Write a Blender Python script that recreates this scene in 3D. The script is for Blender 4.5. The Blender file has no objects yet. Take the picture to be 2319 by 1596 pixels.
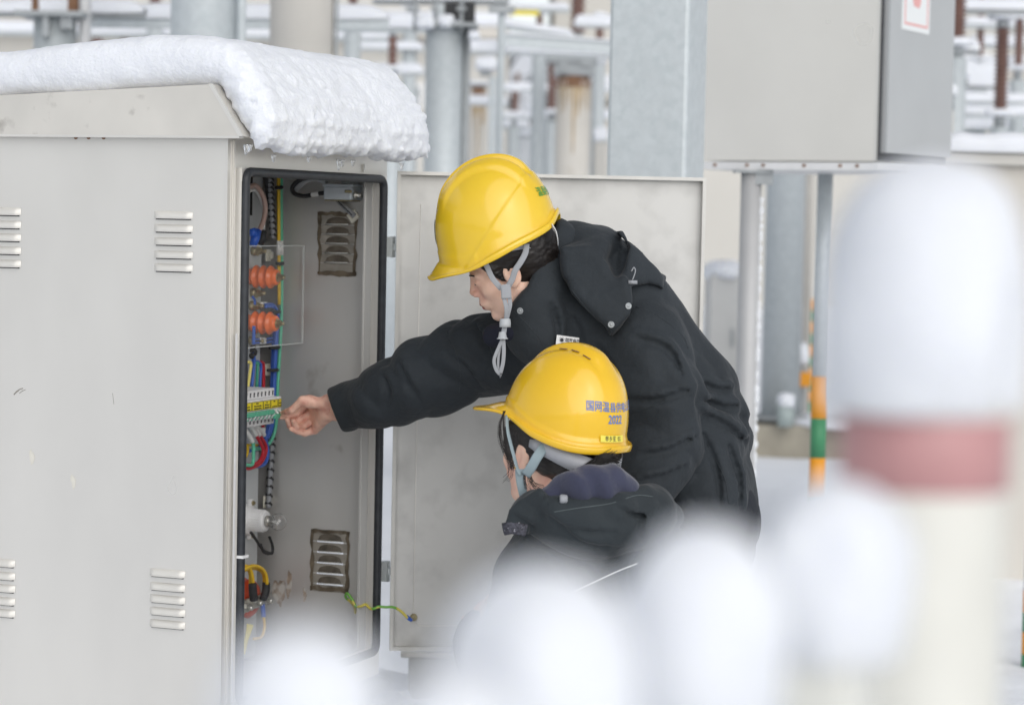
import bpy, bmesh, math, random
import numpy as np
from mathutils import Vector, Matrix

# ------------------------------------------------------------------ camera
SC = bpy.context.scene
F, H = 5475.0, 1.4                      # focal length in units of a 2319 px wide frame; eye height (m)
PIT = math.atan((798 - 495) / F)
ROL = math.radians(1.15)
fw_ = np.array([0, math.cos(PIT), -math.sin(PIT)])
u0_ = np.array([0, math.sin(PIT), math.cos(PIT)])
R_ = math.cos(ROL) * np.array([1.0, 0, 0]) + math.sin(ROL) * u0_
U_ = -math.sin(ROL) * np.array([1.0, 0, 0]) + math.cos(ROL) * u0_
C_ = np.array([0, 0, H])
cam = bpy.data.cameras.new('camera')
cam.sensor_width = 36.0
cam.lens = 36.0 * F / 2319.0
cam.clip_start = 0.05
cam.clip_end = 2000
cam.dof.use_dof = True
cam.dof.focus_distance = 4.96
cam.dof.aperture_fstop = 4.0
co = bpy.data.objects.new('camera', cam)
SC.collection.objects.link(co)
co.matrix_world = Matrix(((R_[0], U_[0], -fw_[0], 0), (R_[1], U_[1], -fw_[1], 0), (R_[2], U_[2], -fw_[2], H), (0, 0, 0, 1)))
SC.camera = co

# ------------------------------------------------------------------ sky and sun (overcast)
SUN_EL, SUN_AZ = math.radians(30), math.radians(160)   # low, from behind the camera
w = bpy.data.worlds.new('World'); SC.world = w; w.use_nodes = True
nt = w.node_tree; nt.nodes.clear()
sky = nt.nodes.new('ShaderNodeTexSky'); sky.sky_type = 'NISHITA'; sky.sun_disc = False
sky.sun_elevation = SUN_EL; sky.sun_rotation = SUN_AZ
sky.air_density = 1.0; sky.dust_density = 1.0; sky.ozone_density = 1.0
hs = nt.nodes.new('ShaderNodeHueSaturation'); hs.inputs['Saturation'].default_value = 0.28
bg = nt.nodes.new('ShaderNodeBackground'); bg.inputs['Strength'].default_value = 0.14
wo = nt.nodes.new('ShaderNodeOutputWorld')
nt.links.new(sky.outputs[0], hs.inputs['Color']); nt.links.new(hs.outputs[0], bg.inputs[0]); nt.links.new(bg.outputs[0], wo.inputs[0])
sl = bpy.data.lights.new('sun', 'SUN'); sl.energy = 1.3; sl.angle = math.radians(75); sl.color = (1.0, 0.965, 0.92)
so = bpy.data.objects.new('sun', sl); SC.collection.objects.link(so)
sd = Vector((math.sin(SUN_AZ) * math.cos(SUN_EL), math.cos(SUN_AZ) * math.cos(SUN_EL), math.sin(SUN_EL)))
so.rotation_euler = sd.to_track_quat('Z', 'Y').to_euler()
SC.view_settings.view_transform = 'Standard'; SC.view_settings.look = 'None'
SC.view_settings.exposure = 0.13; SC.view_settings.gamma = 1.0

rng = random.Random(5)
PI = math.pi

# ------------------------------------------------------------------ helpers
def P(px, py, D):
    return C_ + fw_ * D + R_ * ((px - 1159.5) / F * D) - U_ * ((py - 798) / F * D)
def S(px, D=5.0): return px * D / F       # size in metres of px at depth D
def zat(px, py, D): return float(P(px, py, D)[2])

MATRIX = {}
def thing(name, label, cat, loc=(0, 0, 0), rz=0.0, group=None, kind=None):
    o = bpy.data.objects.new(name, None); SC.collection.objects.link(o)
    o.empty_display_size = 0.1
    o.location = loc; o.rotation_euler = (0, 0, rz)
    tag(o, label, cat, group, kind or 'thing')
    MATRIX[o.name] = Matrix.Translation(Vector(loc)) @ Matrix.Rotation(rz, 4, 'Z')
    return o
def tag(o, label=None, cat=None, group=None, kind=None):
    if label: o['label'] = label
    if cat: o['category'] = cat
    if group: o['group'] = group
    if kind: o['kind'] = kind
    return o

class MB:
    def __init__(s): s.v = []; s.f = []; s.sm = []
    def add(s, vs, fs, smooth=False):
        n = len(s.v); s.v += [tuple(map(float, p)) for p in vs]
        s.f += [tuple(i + n for i in f) for f in fs]; s.sm += [smooth] * len(fs); return s
    def box(s, c, d, rot=None, bev=0.0):
        x, y, z = [k / 2 for k in d]
        if bev > 0:
            b = min(bev, x * .9, y * .9, z * .9)
            bm = bmesh.new(); bmesh.ops.create_cube(bm, size=1)
            for v in bm.verts: v.co = (v.co.x * 2 * x, v.co.y * 2 * y, v.co.z * 2 * z)
            bmesh.ops.bevel(bm, geom=list(bm.edges), offset=b, segments=2, affect='EDGES', profile=.5)
            vs = [v.co.copy() for v in bm.verts]; bm.verts.index_update()
            fs = [tuple(v.index for v in f.verts) for f in bm.faces]; bm.free()
        else:
            vs = [Vector((i, j, k)) for i in (-x, x) for j in (-y, y) for k in (-z, z)]
            fs = [(0, 1, 3, 2), (4, 6, 7, 5), (0, 4, 5, 1), (2, 3, 7, 6), (0, 2, 6, 4), (1, 5, 7, 3)]
        if rot is not None: vs = [rot @ v for v in vs]
        c = Vector(c)
        return s.add([v + c for v in vs], fs)
    def box2(s, a, b, bev=0.0):
        return s.box([(i + j) / 2 for i, j in zip(a, b)], [abs(j - i) for i, j in zip(a, b)], None, bev)
    def tube(s, pts, r, n=8, closed=False, caps=True, flat=1.0, nrm=None, smooth=True):
        pts = [Vector(p) for p in pts]; m = len(pts)
        rr = r if isinstance(r, (list, tuple)) else [r] * m
        vs = []; ref = Vector(nrm) if nrm is not None else None; prev = None
        for i, p in enumerate(pts):
            if closed: t = pts[(i + 1) % m] - pts[i - 1]
            else: t = pts[min(i + 1, m - 1)] - pts[max(i - 1, 0)]
            t = t.normalized()
            if ref is not None: a = ref
            elif prev is None: a = Vector((0, 0, 1)) if abs(t.z) < .9 else Vector((1, 0, 0))
            else: a = prev
            e1 = (a - t * a.dot(t)).normalized(); e2 = t.cross(e1); prev = e1
            for k in range(n):
                q = 2 * PI * k / n
                vs.append(p + e1 * (math.cos(q) * rr[i] * flat) + e2 * (math.sin(q) * rr[i]))
        fs = []
        for i in range(m if closed else m - 1):
            j = (i + 1) % m
            for k in range(n):
                l = (k + 1) % n; fs.append((i * n + k, i * n + l, j * n + l, j * n + k))
        if caps and not closed:
            fs.append(tuple(range(n - 1, -1, -1))); fs.append(tuple((m - 1) * n + k for k in range(n)))
        return s.add(vs, fs, smooth)
    def lathe(s, prof, base=(0, 0, 0), axis=(0, 0, 1), n=20, smooth=True):
        ax = Vector(axis).normalized(); a = Vector((1, 0, 0)) if abs(ax.x) < .8 else Vector((0, 1, 0))
        e1 = (a - ax * a.dot(ax)).normalized(); e2 = ax.cross(e1); b = Vector(base)
        vs = []; fs = []
        for (r, h) in prof:
            for k in range(n):
                q = 2 * PI * k / n; vs.append(b + ax * h + e1 * (r * math.cos(q)) + e2 * (r * math.sin(q)))
        for i in range(len(prof) - 1):
            for k in range(n):
                l = (k + 1) % n; fs.append((i * n + k, i * n + l, (i + 1) * n + l, (i + 1) * n + k))
        fs.append(tuple(range(n - 1, -1, -1))); fs.append(tuple((len(prof) - 1) * n + k for k in range(n)))
        return s.add(vs, fs, smooth)
    def prism(s, poly, ax3, lo, hi):
        """poly in the two other axes (cyclic order) extruded along axis ax3"""
        def mk(a, b, h):
            p = [0, 0, 0]; p[ax3] = h; p[(ax3 + 1) % 3] = a; p[(ax3 + 2) % 3] = b; return p
        n = len(poly); vs = [mk(a, b, lo) for a, b in poly] + [mk(a, b, hi) for a, b in poly]
        fs = [tuple(range(n - 1, -1, -1)), tuple(range(n, 2 * n))] + [(i, (i + 1) % n, n + (i + 1) % n, n + i) for i in range(n)]
        return s.add(vs, fs)
    def build(s, name, m, parent=None, world=True, autosmooth=None, solid=None, subsurf=0):
        me = bpy.data.meshes.new(name)
        vs = s.v
        if parent is not None and world:
            Mi = MATRIX[root_of(parent).name].inverted(); vs = [tuple(Mi @ Vector(p)) for p in s.v]
        me.from_pydata(vs, [], s.f); me.validate()
        if len(me.polygons) == len(s.sm): me.polygons.foreach_set('use_smooth', s.sm)
        me.materials.append(m)
        bm = bmesh.new(); bm.from_mesh(me); bmesh.ops.recalc_face_normals(bm, faces=bm.faces); bm.to_mesh(me); bm.free()
        o = bpy.data.objects.new(name, me); SC.collection.objects.link(o)
        if parent is not None: o.parent = parent
        if solid: md = o.modifiers.new('solid', 'SOLIDIFY'); md.thickness = solid; md.offset = -1
        if subsurf: md = o.modifiers.new('sub', 'SUBSURF'); md.levels = md.render_levels = subsurf
        return o
def root_of(o):
    while o.parent is not None: o = o.parent
    return o

def spline(pts, n=6):
    """Catmull-Rom through points"""
    p = [np.array(q, float) for q in pts]; p = [2 * p[0] - p[1]] + p + [2 * p[-1] - p[-2]]; out = []
    for i in range(1, len(p) - 2):
        for k in range(n):
            t = k / n; a, b, c, d = p[i - 1], p[i], p[i + 1], p[i + 2]
            out.append(.5 * ((2 * b) + (c - a) * t + (2 * a - 5 * b + 4 * c - d) * t * t + (3 * b - a - 3 * c + d) * t ** 3))
    out.append(p[-2]); return out

# ------------------------------------------------------------------ materials
def mat(name, col, rough=.6, metal=0.0, var=0.0, vscale=4.0, stretch=(1, 1, 1), bump=0.0, bscale=60.0, bstretch=(1, 1, 1),
        sss=0.0, sssr=(1, .4, .25), coat=0.0, trans=0.0, alpha=1.0, col2=None, c2scale=6.0, c2lo=.55, c2hi=.7, sheen=0.0, ior=1.45, rvar=0.0, spec=.5, bdist=.01):
    m = bpy.data.materials.new(name); m.use_nodes = True
    t = m.node_tree; b = t.nodes['Principled BSDF']; L = t.links.new
    b.inputs['Base Color'].default_value = (*col, 1); b.inputs['Roughness'].default_value = rough
    b.inputs['Metallic'].default_value = metal; b.inputs['IOR'].default_value = ior
    b.inputs['Coat Weight'].default_value = coat; b.inputs['Coat Roughness'].default_value = .08
    b.inputs['Transmission Weight'].default_value = trans; b.inputs['Alpha'].default_value = alpha
    b.inputs['Sheen Weight'].default_value = sheen; b.inputs['Specular IOR Level'].default_value = spec
    if sss > 0:
        b.inputs['Subsurface Weight'].default_value = sss; b.inputs['Subsurface Radius'].default_value = sssr
        b.inputs['Subsurface Scale'].default_value = .02 if name == 'snow' else .01
    tc = t.nodes.new('ShaderNodeTexCoord')
    def noise(scale, st, det=4):
        mp = t.nodes.new('ShaderNodeMapping'); mp.inputs['Scale'].default_value = st
        n = t.nodes.new('ShaderNodeTexNoise'); n.inputs['Scale'].default_value = scale; n.inputs['Detail'].default_value = det
        L(tc.outputs['Object'], mp.inputs[0]); L(mp.outputs[0], n.inputs['Vector']); return n
    last = None
    if var > 0:
        n = noise(vscale, stretch); mx = t.nodes.new('ShaderNodeMix'); mx.data_type = 'RGBA'
        mx.inputs[6].default_value = (*[c * (1 - var) for c in col], 1); mx.inputs[7].default_value = (*[min(1, c * (1 + var)) for c in col], 1)
        rp = t.nodes.new('ShaderNodeMapRange'); rp.inputs[1].default_value = .3; rp.inputs[2].default_value = .7
        L(n.outputs['Fac'], rp.inputs[0]); L(rp.outputs[0], mx.inputs[0]); last = mx.outputs[2]
        if rvar > 0:
            r2 = t.nodes.new('ShaderNodeMapRange'); r2.inputs[1].default_value = .3; r2.inputs[2].default_value = .7
            r2.inputs[3].default_value = rough - rvar; r2.inputs[4].default_value = rough + rvar
            L(n.outputs['Fac'], r2.inputs[0]); L(r2.outputs[0], b.inputs['Roughness'])
    if col2 is not None:
        n = noise(c2scale, (1, 1, 1), 6); rp = t.nodes.new('ShaderNodeMapRange'); rp.inputs[1].default_value = c2lo; rp.inputs[2].default_value = c2hi
        mx = t.nodes.new('ShaderNodeMix'); mx.data_type = 'RGBA'; mx.inputs[6].default_value = (*col, 1); mx.inputs[7].default_value = (*col2, 1)
        if last is not None: L(last, mx.inputs[6])
        L(n.outputs['Fac'], rp.inputs[0]); L(rp.outputs[0], mx.inputs[0]); last = mx.outputs[2]
    if last is not None: L(last, b.inputs['Base Color'])
    if bump > 0:
        n = noise(bscale, bstretch, 5); bp = t.nodes.new('ShaderNodeBump'); bp.inputs['Strength'].default_value = bump; bp.inputs['Distance'].default_value = bdist
        L(n.outputs['Fac'], bp.inputs['Height']); L(bp.outputs[0], b.inputs['Normal'])
    return m

M = {}
M['snow'] = mat('snow', (.79, .81, .85), .7, var=.02, vscale=9, bump=.55, bscale=140, sss=.7, sssr=(1, 1, 1.1), bdist=.006)
M['ground_snow'] = mat('ground_snow', (.88, .90, .935), .8, var=.03, vscale=.6, bump=.6, bscale=5, bdist=.05)
M['steel'] = mat('steel', (.77, .75, .71), .33, .55, var=.04, vscale=3.5, stretch=(1, 1, .5), rvar=.06, bump=.05, bscale=240, bstretch=(1, .04, 1), bdist=.002)
M['steel_dirty'] = mat('steel_dirty', (.585, .58, .56), .45, .25, var=.06, vscale=5, rvar=.1, col2=(.44, .435, .42), c2scale=11, c2lo=.50, c2hi=.78)
M['steel_roof'] = mat('steel_roof', (.74, .71, .655), .42, .55, var=.06, vscale=6, rvar=.08, col2=(.42, .39, .35), c2scale=16, c2lo=.62, c2hi=.8)
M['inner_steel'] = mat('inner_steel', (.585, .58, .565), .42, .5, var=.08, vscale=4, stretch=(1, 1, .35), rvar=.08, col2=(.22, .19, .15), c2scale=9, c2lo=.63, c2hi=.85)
M['plate'] = mat('plate', (.58, .60, .61), .5, .2, var=.06, vscale=5)
M['galv'] = mat('galv', (.56, .60, .615), .55, .25, var=.05, vscale=30, col2=(.515, .56, .575), c2scale=34, c2lo=.48, c2hi=.66)
M['galv_dark'] = mat('galv_dark', (.36, .38, .39), .55, .3, var=.1, vscale=12)
M['concrete'] = mat('concrete', (.60, .575, .53), .9, var=.06, vscale=3, col2=(.50, .46, .40), c2scale=3, c2lo=.6, c2hi=.75)
M['rust'] = mat('rust', (.22, .12, .07), .9, var=.3, vscale=20)
M['wall'] = mat('wall', (.56, .545, .51), .9, var=.04, vscale=.6)
M['wall2'] = mat('wall2', (.60, .57, .52), .9, var=.06, vscale=.8)
M['dark'] = mat('dark', (.03, .03, .032), .6)
M['louvre'] = mat('louvre', (.72, .70, .655), .55, .35, var=.04, vscale=8)
M['rubber'] = mat('rubber', (.024, .027, .032), .45, var=.25, vscale=40)
M['void'] = mat('void', (.012, .011, .01), .9)
M['stain'] = mat('stain', (.13, .105, .075), .85, var=.5, vscale=25, col2=(.28, .26, .23), c2scale=35, c2lo=.6, c2hi=.75)
M['vent_dark'] = mat('vent_dark', (.30, .28, .245), .6, .2, var=.25, vscale=30)
M['slat_brown'] = mat('slat_brown', (.115, .10, .08), .7, .1, var=.4, vscale=40)
M['grime'] = mat('grime', (.20, .18, .155), .6, .3, var=.4, vscale=18)
M['white'] = mat('white', (.74, .74, .74), .4, var=.03, vscale=20)
M['wrap_grey'] = mat('wrap_grey', (.30, .31, .33), .5)
M['grey_plastic'] = mat('grey_plastic', (.46, .48, .50), .45)
M['box_grey'] = mat('box_grey', (.52, .57, .61), .5, .1, var=.05, vscale=30)
M['cream'] = mat('cream', (.66, .64, .55), .5)
M['brass'] = mat('brass', (.42, .36, .22), .35, .9, var=.2, vscale=80)
M['zinc'] = mat('zinc', (.55, .54, .5), .35, .9)
M['orange'] = mat('orange', (.86, .17, .035), .35, coat=.3, var=.08, vscale=30)
M['red_ins'] = mat('red_ins', (.62, .07, .02), .4)
M['green_sw'] = mat('green_sw', (.10, .42, .27), .4)
M['label_yellow'] = mat('label_yellow', (.80, .66, .03), .5)
M['ink'] = mat('ink', (.03, .03, .035), .6)
M['wire_blue'] = mat('wire_blue', (.045, .12, .46), .35)
M['wire_green'] = mat('wire_green', (.04, .30, .20), .35)
M['wire_lgreen'] = mat('wire_lgreen', (.12, .50, .32), .35)
M['wire_yellow'] = mat('wire_yellow', (.72, .46, .03), .4)
M['wire_paleyellow'] = mat('wire_paleyellow', (.75, .66, .2), .4)
M['wire_red'] = mat('wire_red', (.45, .015, .03), .35)
M['wire_pink'] = mat('wire_pink', (.60, .42, .36), .3, trans=.2)
M['ferrule'] = mat('ferrule', (.72, .72, .70), .5)
M['tape_blue'] = mat('tape_blue', (.03, .11, .50), .3)
M['glass'] = mat('glass', (1, 1, 1), .03, trans=1.0, ior=1.45)
M['acrylic'] = mat('acrylic', (.9, .93, .92), .12, alpha=.035, spec=.35)
M['acrylic_edge'] = mat('acrylic_edge', (.75, .78, .77), .3, alpha=.7)
M['ice'] = mat('ice', (.93, .95, .97), .05, trans=.9, ior=1.31)
M['hat'] = mat('hat', (.80, .53, .024), .2, coat=.6, var=.025, vscale=9, sss=.05)
M['hat_b'] = mat('hat_b', (.82, .50, .018), .22, coat=.6, var=.025, vscale=9, sss=.05)
M['strap'] = mat('strap', (.33, .345, .37), .75, bump=.3, bscale=500, bdist=.001)
M['strap_b'] = mat('strap_b', (.27, .34, .37), .75, bump=.3, bscale=500, bdist=.001)
M['band'] = mat('band', (.40, .41, .44), .45)
M['logo_blue'] = mat('logo_blue', (.10, .20, .52), .4)
M['logo_green'] = mat('logo_green', (.06, .30, .05), .4)
M['skin'] = mat('skin', (.86, .57, .44), .48, var=.07, vscale=22, sss=.12, col2=(.70, .37, .29), c2scale=14, c2lo=.5, c2hi=.72, bump=.12, bscale=260, bdist=.001)
M['skin_hand'] = mat('skin_hand', (.80, .49, .38), .5, var=.10, vscale=60, sss=.1, col2=(.62, .28, .22), c2scale=45, c2lo=.48, c2hi=.7, bump=.2, bscale=300, bdist=.001)
M['lip'] = mat('lip', (.42, .13, .12), .4)
M['hair'] = mat('hair', (.014, .011, .010), .42, var=.4, vscale=60, stretch=(.2, 1, 1), bump=.4, bscale=160, bstretch=(.15, 1, 1), bdist=.003)
M['jacket'] = mat('jacket', (.0185, .0240, .0295), .8, var=.18, vscale=6, bump=.5, bscale=16, sheen=.06, bdist=.02)
M['jacket_b'] = mat('jacket_b', (.0190, .0255, .0300), .8, var=.18, vscale=7, bump=.5, bscale=14, sheen=.1, bdist=.02)
M['lining'] = mat('lining', (.038, .042, .078), .9, var=.15, vscale=12, bump=.4, bscale=22, sheen=.3, bdist=.015)
M['seam'] = mat('seam', (.030, .036, .042), .85)
M['flange'] = mat('flange', (.60, .59, .56), .5, .3, var=.08, vscale=14)
M['piping'] = mat('piping', (.10, .12, .125), .7)
M['trousers'] = mat('trousers', (.02, .023, .03), .85, var=.15, vscale=8, bump=.3, bscale=18, bdist=.02)
M['boot'] = mat('boot', (.02, .018, .017), .5)
M['insul'] = mat('insul', (.17, .095, .078), .35, var=.15, vscale=6)
M['pvc'] = mat('pvc', (.76, .755, .70), .4, var=.03, vscale=20)
M['pvc_red'] = mat('pvc_red', (.50, .265, .265), .45, var=.1, vscale=25)
M['band_orange'] = mat('band_orange', (.80, .33, .02), .5)
M['band_green'] = mat('band_green', (.06, .25, .12), .5)
M['sign_white'] = mat('sign_white', (.80, .82, .82), .5)
M['sign_red'] = mat('sign_red', (.78, .40, .38), .5)
M['gold'] = mat('gold', (.75, .5, .12), .25, 1.0)
M['paper'] = mat('paper', (.62, .68, .74), .5)

# ------------------------------------------------------------------ implicit surfaces
class Grid:
    def __init__(s, lo, hi, h):
        s.lo = np.array(lo, np.float32); s.h = h
        n = [int(math.ceil((b - a) / h)) + 1 for a, b in zip(lo, hi)]
        s.x = (lo[0] + h * np.arange(n[0], dtype=np.float32))[:, None, None]
        s.y = (lo[1] + h * np.arange(n[1], dtype=np.float32))[None, :, None]
        s.z = (lo[2] + h * np.arange(n[2], dtype=np.float32))[None, None, :]
        s.p = (s.x, s.y, s.z); s.n = n
def cone(p, a, b, ra, rb):
    a = [float(k) for k in a]; d = [float(b[i]) - a[i] for i in range(3)]; dd = sum(k * k for k in d) + 1e-12
    q = [p[i] - a[i] for i in range(3)]
    t = np.clip((q[0] * d[0] + q[1] * d[1] + q[2] * d[2]) / dd, 0, 1)
    return np.sqrt((q[0] - t * d[0]) ** 2 + (q[1] - t * d[1]) ** 2 + (q[2] - t * d[2]) ** 2) - (ra + (rb - ra) * t)
def ell(p, c, r, A=None):
    q = [p[i] - float(c[i]) for i in range(3)]
    if A is not None: q = [q[0] * float(A[k][0]) + q[1] * float(A[k][1]) + q[2] * float(A[k][2]) for k in range(3)]
    k0 = np.sqrt(sum((q[i] / r[i]) ** 2 for i in range(3))); k1 = np.sqrt(sum((q[i] / r[i] ** 2) ** 2 for i in range(3))) + 1e-9
    return k0 * (k0 - 1) / k1
def smin(a, b, k):
    h = np.clip(.5 + .5 * (b - a) / k, 0, 1); return b + (a - b) * h - k * h * (1 - h)
def smax(a, b, k): return -smin(-a, -b, k)
def U(*ds, k=.02):
    r = ds[0]
    for d in ds[1:]: r = smin(r, d, k)
    return r
_lat = np.random.RandomState(3).rand(64, 64, 64).astype(np.float32)
def vnoise(x, y, z):
    x, y, z = np.broadcast_arrays(x, y, z)
    i = np.floor(x).astype(np.int32); j = np.floor(y).astype(np.int32); k = np.floor(z).astype(np.int32)
    fx, fy, fz = x - i, y - j, z - k
    fx = fx * fx * (3 - 2 * fx); fy = fy * fy * (3 - 2 * fy); fz = fz * fz * (3 - 2 * fz)
    i &= 63; j &= 63; k &= 63; i1, j1, k1 = (i + 1) & 63, (j + 1) & 63, (k + 1) & 63
    a = _lat[i, j, k] * (1 - fx) + _lat[i1, j, k] * fx; b = _lat[i, j1, k] * (1 - fx) + _lat[i1, j1, k] * fx
    c = _lat[i, j, k1] * (1 - fx) + _lat[i1, j, k1] * fx; d = _lat[i, j1, k1] * (1 - fx) + _lat[i1, j1, k1] * fx
    return (a * (1 - fy) + b * fy) * (1 - fz) + (c * (1 - fy) + d * fy) * fz - .5
def nets(g, f):
    f = np.ascontiguousarray(np.broadcast_to(f, g.n), dtype=np.float32)
    s = f < 0
    nx, ny, nz = g.n
    cnt = np.zeros((nx - 1, ny - 1, nz - 1), np.int8)
    for a in (0, 1):
        for b in (0, 1):
            for c in (0, 1): cnt += s[a:nx - 1 + a, b:ny - 1 + b, c:nz - 1 + c]
    act = (cnt > 0) & (cnt < 8); I = np.argwhere(act)
    idx = -np.ones(act.shape, np.int64); idx[act] = np.arange(len(I))
    cor = np.array([(a, b, c) for a in (0, 1) for b in (0, 1) for c in (0, 1)])
    V = np.stack([f[I[:, 0] + a, I[:, 1] + b, I[:, 2] + c] for a, b, c in cor], 1)
    acc = np.zeros((len(I), 3)); num = np.zeros(len(I))
    for p in range(8):
        for q in range(p + 1, 8):
            if np.abs(cor[p] - cor[q]).sum() != 1: continue
            m = (V[:, p] < 0) != (V[:, q] < 0); t = V[m, p] / (V[m, p] - V[m, q])
            acc[m] += cor[p] + (cor[q] - cor[p]) * t[:, None]; num[m] += 1
    pos = (I + acc / num[:, None]) * g.h + g.lo
    F_ = []
    for ax in range(3):
        o = [(ax + 1) % 3, (ax + 2) % 3]
        sl0 = [slice(None)] * 3; sl1 = [slice(None)] * 3; sl0[ax] = slice(0, -1); sl1[ax] = slice(1, None)
        d = s[tuple(sl0)].astype(np.int8) - s[tuple(sl1)].astype(np.int8)
        E = np.argwhere(d != 0)
        ok = (E[:, o[0]] > 0) & (E[:, o[1]] > 0) & (E[:, o[0]] < act.shape[o[0]]) & (E[:, o[1]] < act.shape[o[1]]); E = E[ok]
        def at(da, db):
            e = E.copy(); e[:, o[0]] -= da; e[:, o[1]] -= db; return idx[e[:, 0], e[:, 1], e[:, 2]]
        q = np.stack([at(1, 1), at(0, 1), at(0, 0), at(1, 0)], 1)
        fl = d[E[:, 0], E[:, 1], E[:, 2]] < 0; q[fl] = q[fl][:, ::-1]; F_.append(q)
    Q = np.concatenate(F_); Q = Q[(Q >= 0).all(1)]
    return pos, Q
def sdf_obj(name, g, f, m, parent=None, world=True):
    pos, Q = nets(g, f)
    if parent is not None and world:
        Mi = np.array(MATRIX[root_of(parent).name].inverted()); pos = pos @ Mi[:3, :3].T + Mi[:3, 3]
    me = bpy.data.meshes.new(name)
    me.vertices.add(len(pos)); me.vertices.foreach_set('co', pos.astype(np.float32).ravel())
    me.loops.add(len(Q) * 4); me.loops.foreach_set('vertex_index', Q.astype(np.int32).ravel())
    me.polygons.add(len(Q)); me.polygons.foreach_set('loop_start', np.arange(0, len(Q) * 4, 4, dtype=np.int32))
    me.polygons.foreach_set('loop_total', np.full(len(Q), 4, np.int32))
    me.update(calc_edges=True); me.polygons.foreach_set('use_smooth', np.ones(len(Q), bool)); me.materials.append(m)
    o = bpy.data.objects.new(name, me); SC.collection.objects.link(o)
    if parent is not None: o.parent = parent
    return o

def text_mesh(body, size, bold=0.0, align='CENTER'):
    cu = bpy.data.curves.new('lettering', 'FONT'); cu.body = body; cu.size = size; cu.align_x = align; cu.align_y = 'CENTER'
    cu.offset = bold; cu.resolution_u = 3
    o = bpy.data.objects.new('lettering', cu); SC.collection.objects.link(o)
    dg = bpy.context.evaluated_depsgraph_get(); dg.update()
    me = bpy.data.meshes.new_from_object(o.evaluated_get(dg))
    vs = [v.co.copy() for v in me.vertices]; fs = [tuple(p.vertices) for p in me.polygons]
    bpy.data.objects.remove(o); bpy.data.curves.remove(cu); bpy.data.meshes.remove(me)
    return vs, fs

#=====SECTIONS=====

# ================================================================== GROUND
def ground():
    xs = np.unique(np.concatenate([np.linspace(-160, -12, 20), np.linspace(-12, 12, 97), np.linspace(12, 160, 20)]))
    ys = np.unique(np.concatenate([np.linspace(-160, -4, 20), np.linspace(-4, 30, 137), np.linspace(30, 200, 22)]))
    X, Y = np.meshgrid(xs, ys, indexing='ij')
    Z = .10 * vnoise(X * .5, Y * .5, X * 0 + 3.3) + .04 * vnoise(X * 1.7, Y * 1.7, X * 0 + 9.1) - .02
    n, m = X.shape
    vs = np.stack([X, Y, Z], -1).reshape(-1, 3)
    fs = [(i * m + j, (i + 1) * m + j, (i + 1) * m + j + 1, i * m + j + 1) for i in range(n - 1) for j in range(m - 1)]
    b = MB(); b.add(vs, fs, True); o = b.build('ground', M['ground_snow']); o['kind'] = 'structure'
ground()

# ================================================================== CABINET
cw = P(508, 800, 4.85)
BV = np.array([.365, .931, 0]); BV = BV / np.linalg.norm(BV); AV = np.array([-BV[1], BV[0], 0])
CORG = np.array([cw[0], cw[1], 0.0])
CAB = thing('electrical_cabinet', 'large stainless steel control cabinet with open door and exposed wiring, snow on its roof', 'cabinet',
            tuple(CORG), math.atan2(BV[1], BV[0]))
def CL(px, py, u=None, v=None):
    d = P(px, py, 1.0) - C_; o = C_ - CORG
    du, dv, ou, ov = d @ BV, d @ AV, o @ BV, o @ AV
    t = (u - ou) / du if u is not None else (v - ov) / dv
    return np.array([ou + du * t, ov + dv * t, (C_ + d * t)[2]])
def cb(b, name, m, parent=CAB, **k): return b.build(name, m, parent, world=False, **k)

ZT = CL(517, 306, u=0)[2]                # top of the walls
ZB = .34                                  # underside
UO0 = CL(553, 800, v=-.02)[0]; UO1 = CL(861, 800, v=-.02)[0]     # opening
ZO1 = CL(560, 394, v=-.02)[2]; ZO0 = ZO1 - 1.07
UF = CL(877, 350, v=0)[0]                           # far outer side
VBK = 1.55
# --- wall panels
b = MB(); b.box2((0, .0, ZB), (.004, VBK, ZT)); b.box2((.004, VBK - .004, ZB), (UF, VBK, ZT)); b.box2((.004, .006, ZB), (UF, VBK - .004, ZB + .004))
b.box2((.004, .006, ZT - .004), (UF, VBK - .004, ZT))
cb(b, 'side_panel', M['steel'])
b = MB()
b.box2((.004, 0, ZB), (UO0, .005, ZT)); b.box2((UO1, 0, ZB), (UF, .005, ZT)); b.box2((UO0, 0, ZO1), (UO1, .005, ZT)); b.box2((UO0, 0, ZB), (UO1, .005, ZO0))
# raised rain lip round the opening
for (a, c) in (((UO0 - .012, -.016, ZO0 - .012), (UO0, -.0005, ZO1 + .012)), ((UO1, -.016, ZO0 - .012), (UO1 + .012, -.0005, ZO1 + .012)),
               ((UO0, -.016, ZO1), (UO1, -.0005, ZO1 + .012)), ((UO0, -.016, ZO0 - .012), (UO1, -.0005, ZO0))): b.box2(a, c)
cb(b, 'door_frame', M['steel']); b = MB()
b.box2((UO1 - .002, .0055, ZO0), (UO1 + .002, .022, ZO1)); b.box2((UO1 - .007, .022, ZO0), (UO1 + .002, .025, ZO1))
cb(b, 'return_flange', M['inner_steel']); b = MB()
b.box2((.022, -.006, ZB), (.026, -.0005, ZT - .01)); b.box2((-.002, -.003, ZB), (.010, -.0005, ZT - .002))
cb(b, 'corner_bead', M['steel'])
b = MB(); b.box2((.010, .006, ZB + .005), (.016, .06, ZT - .006)); cb(b, 'inner_lining', M['inner_steel'])
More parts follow.
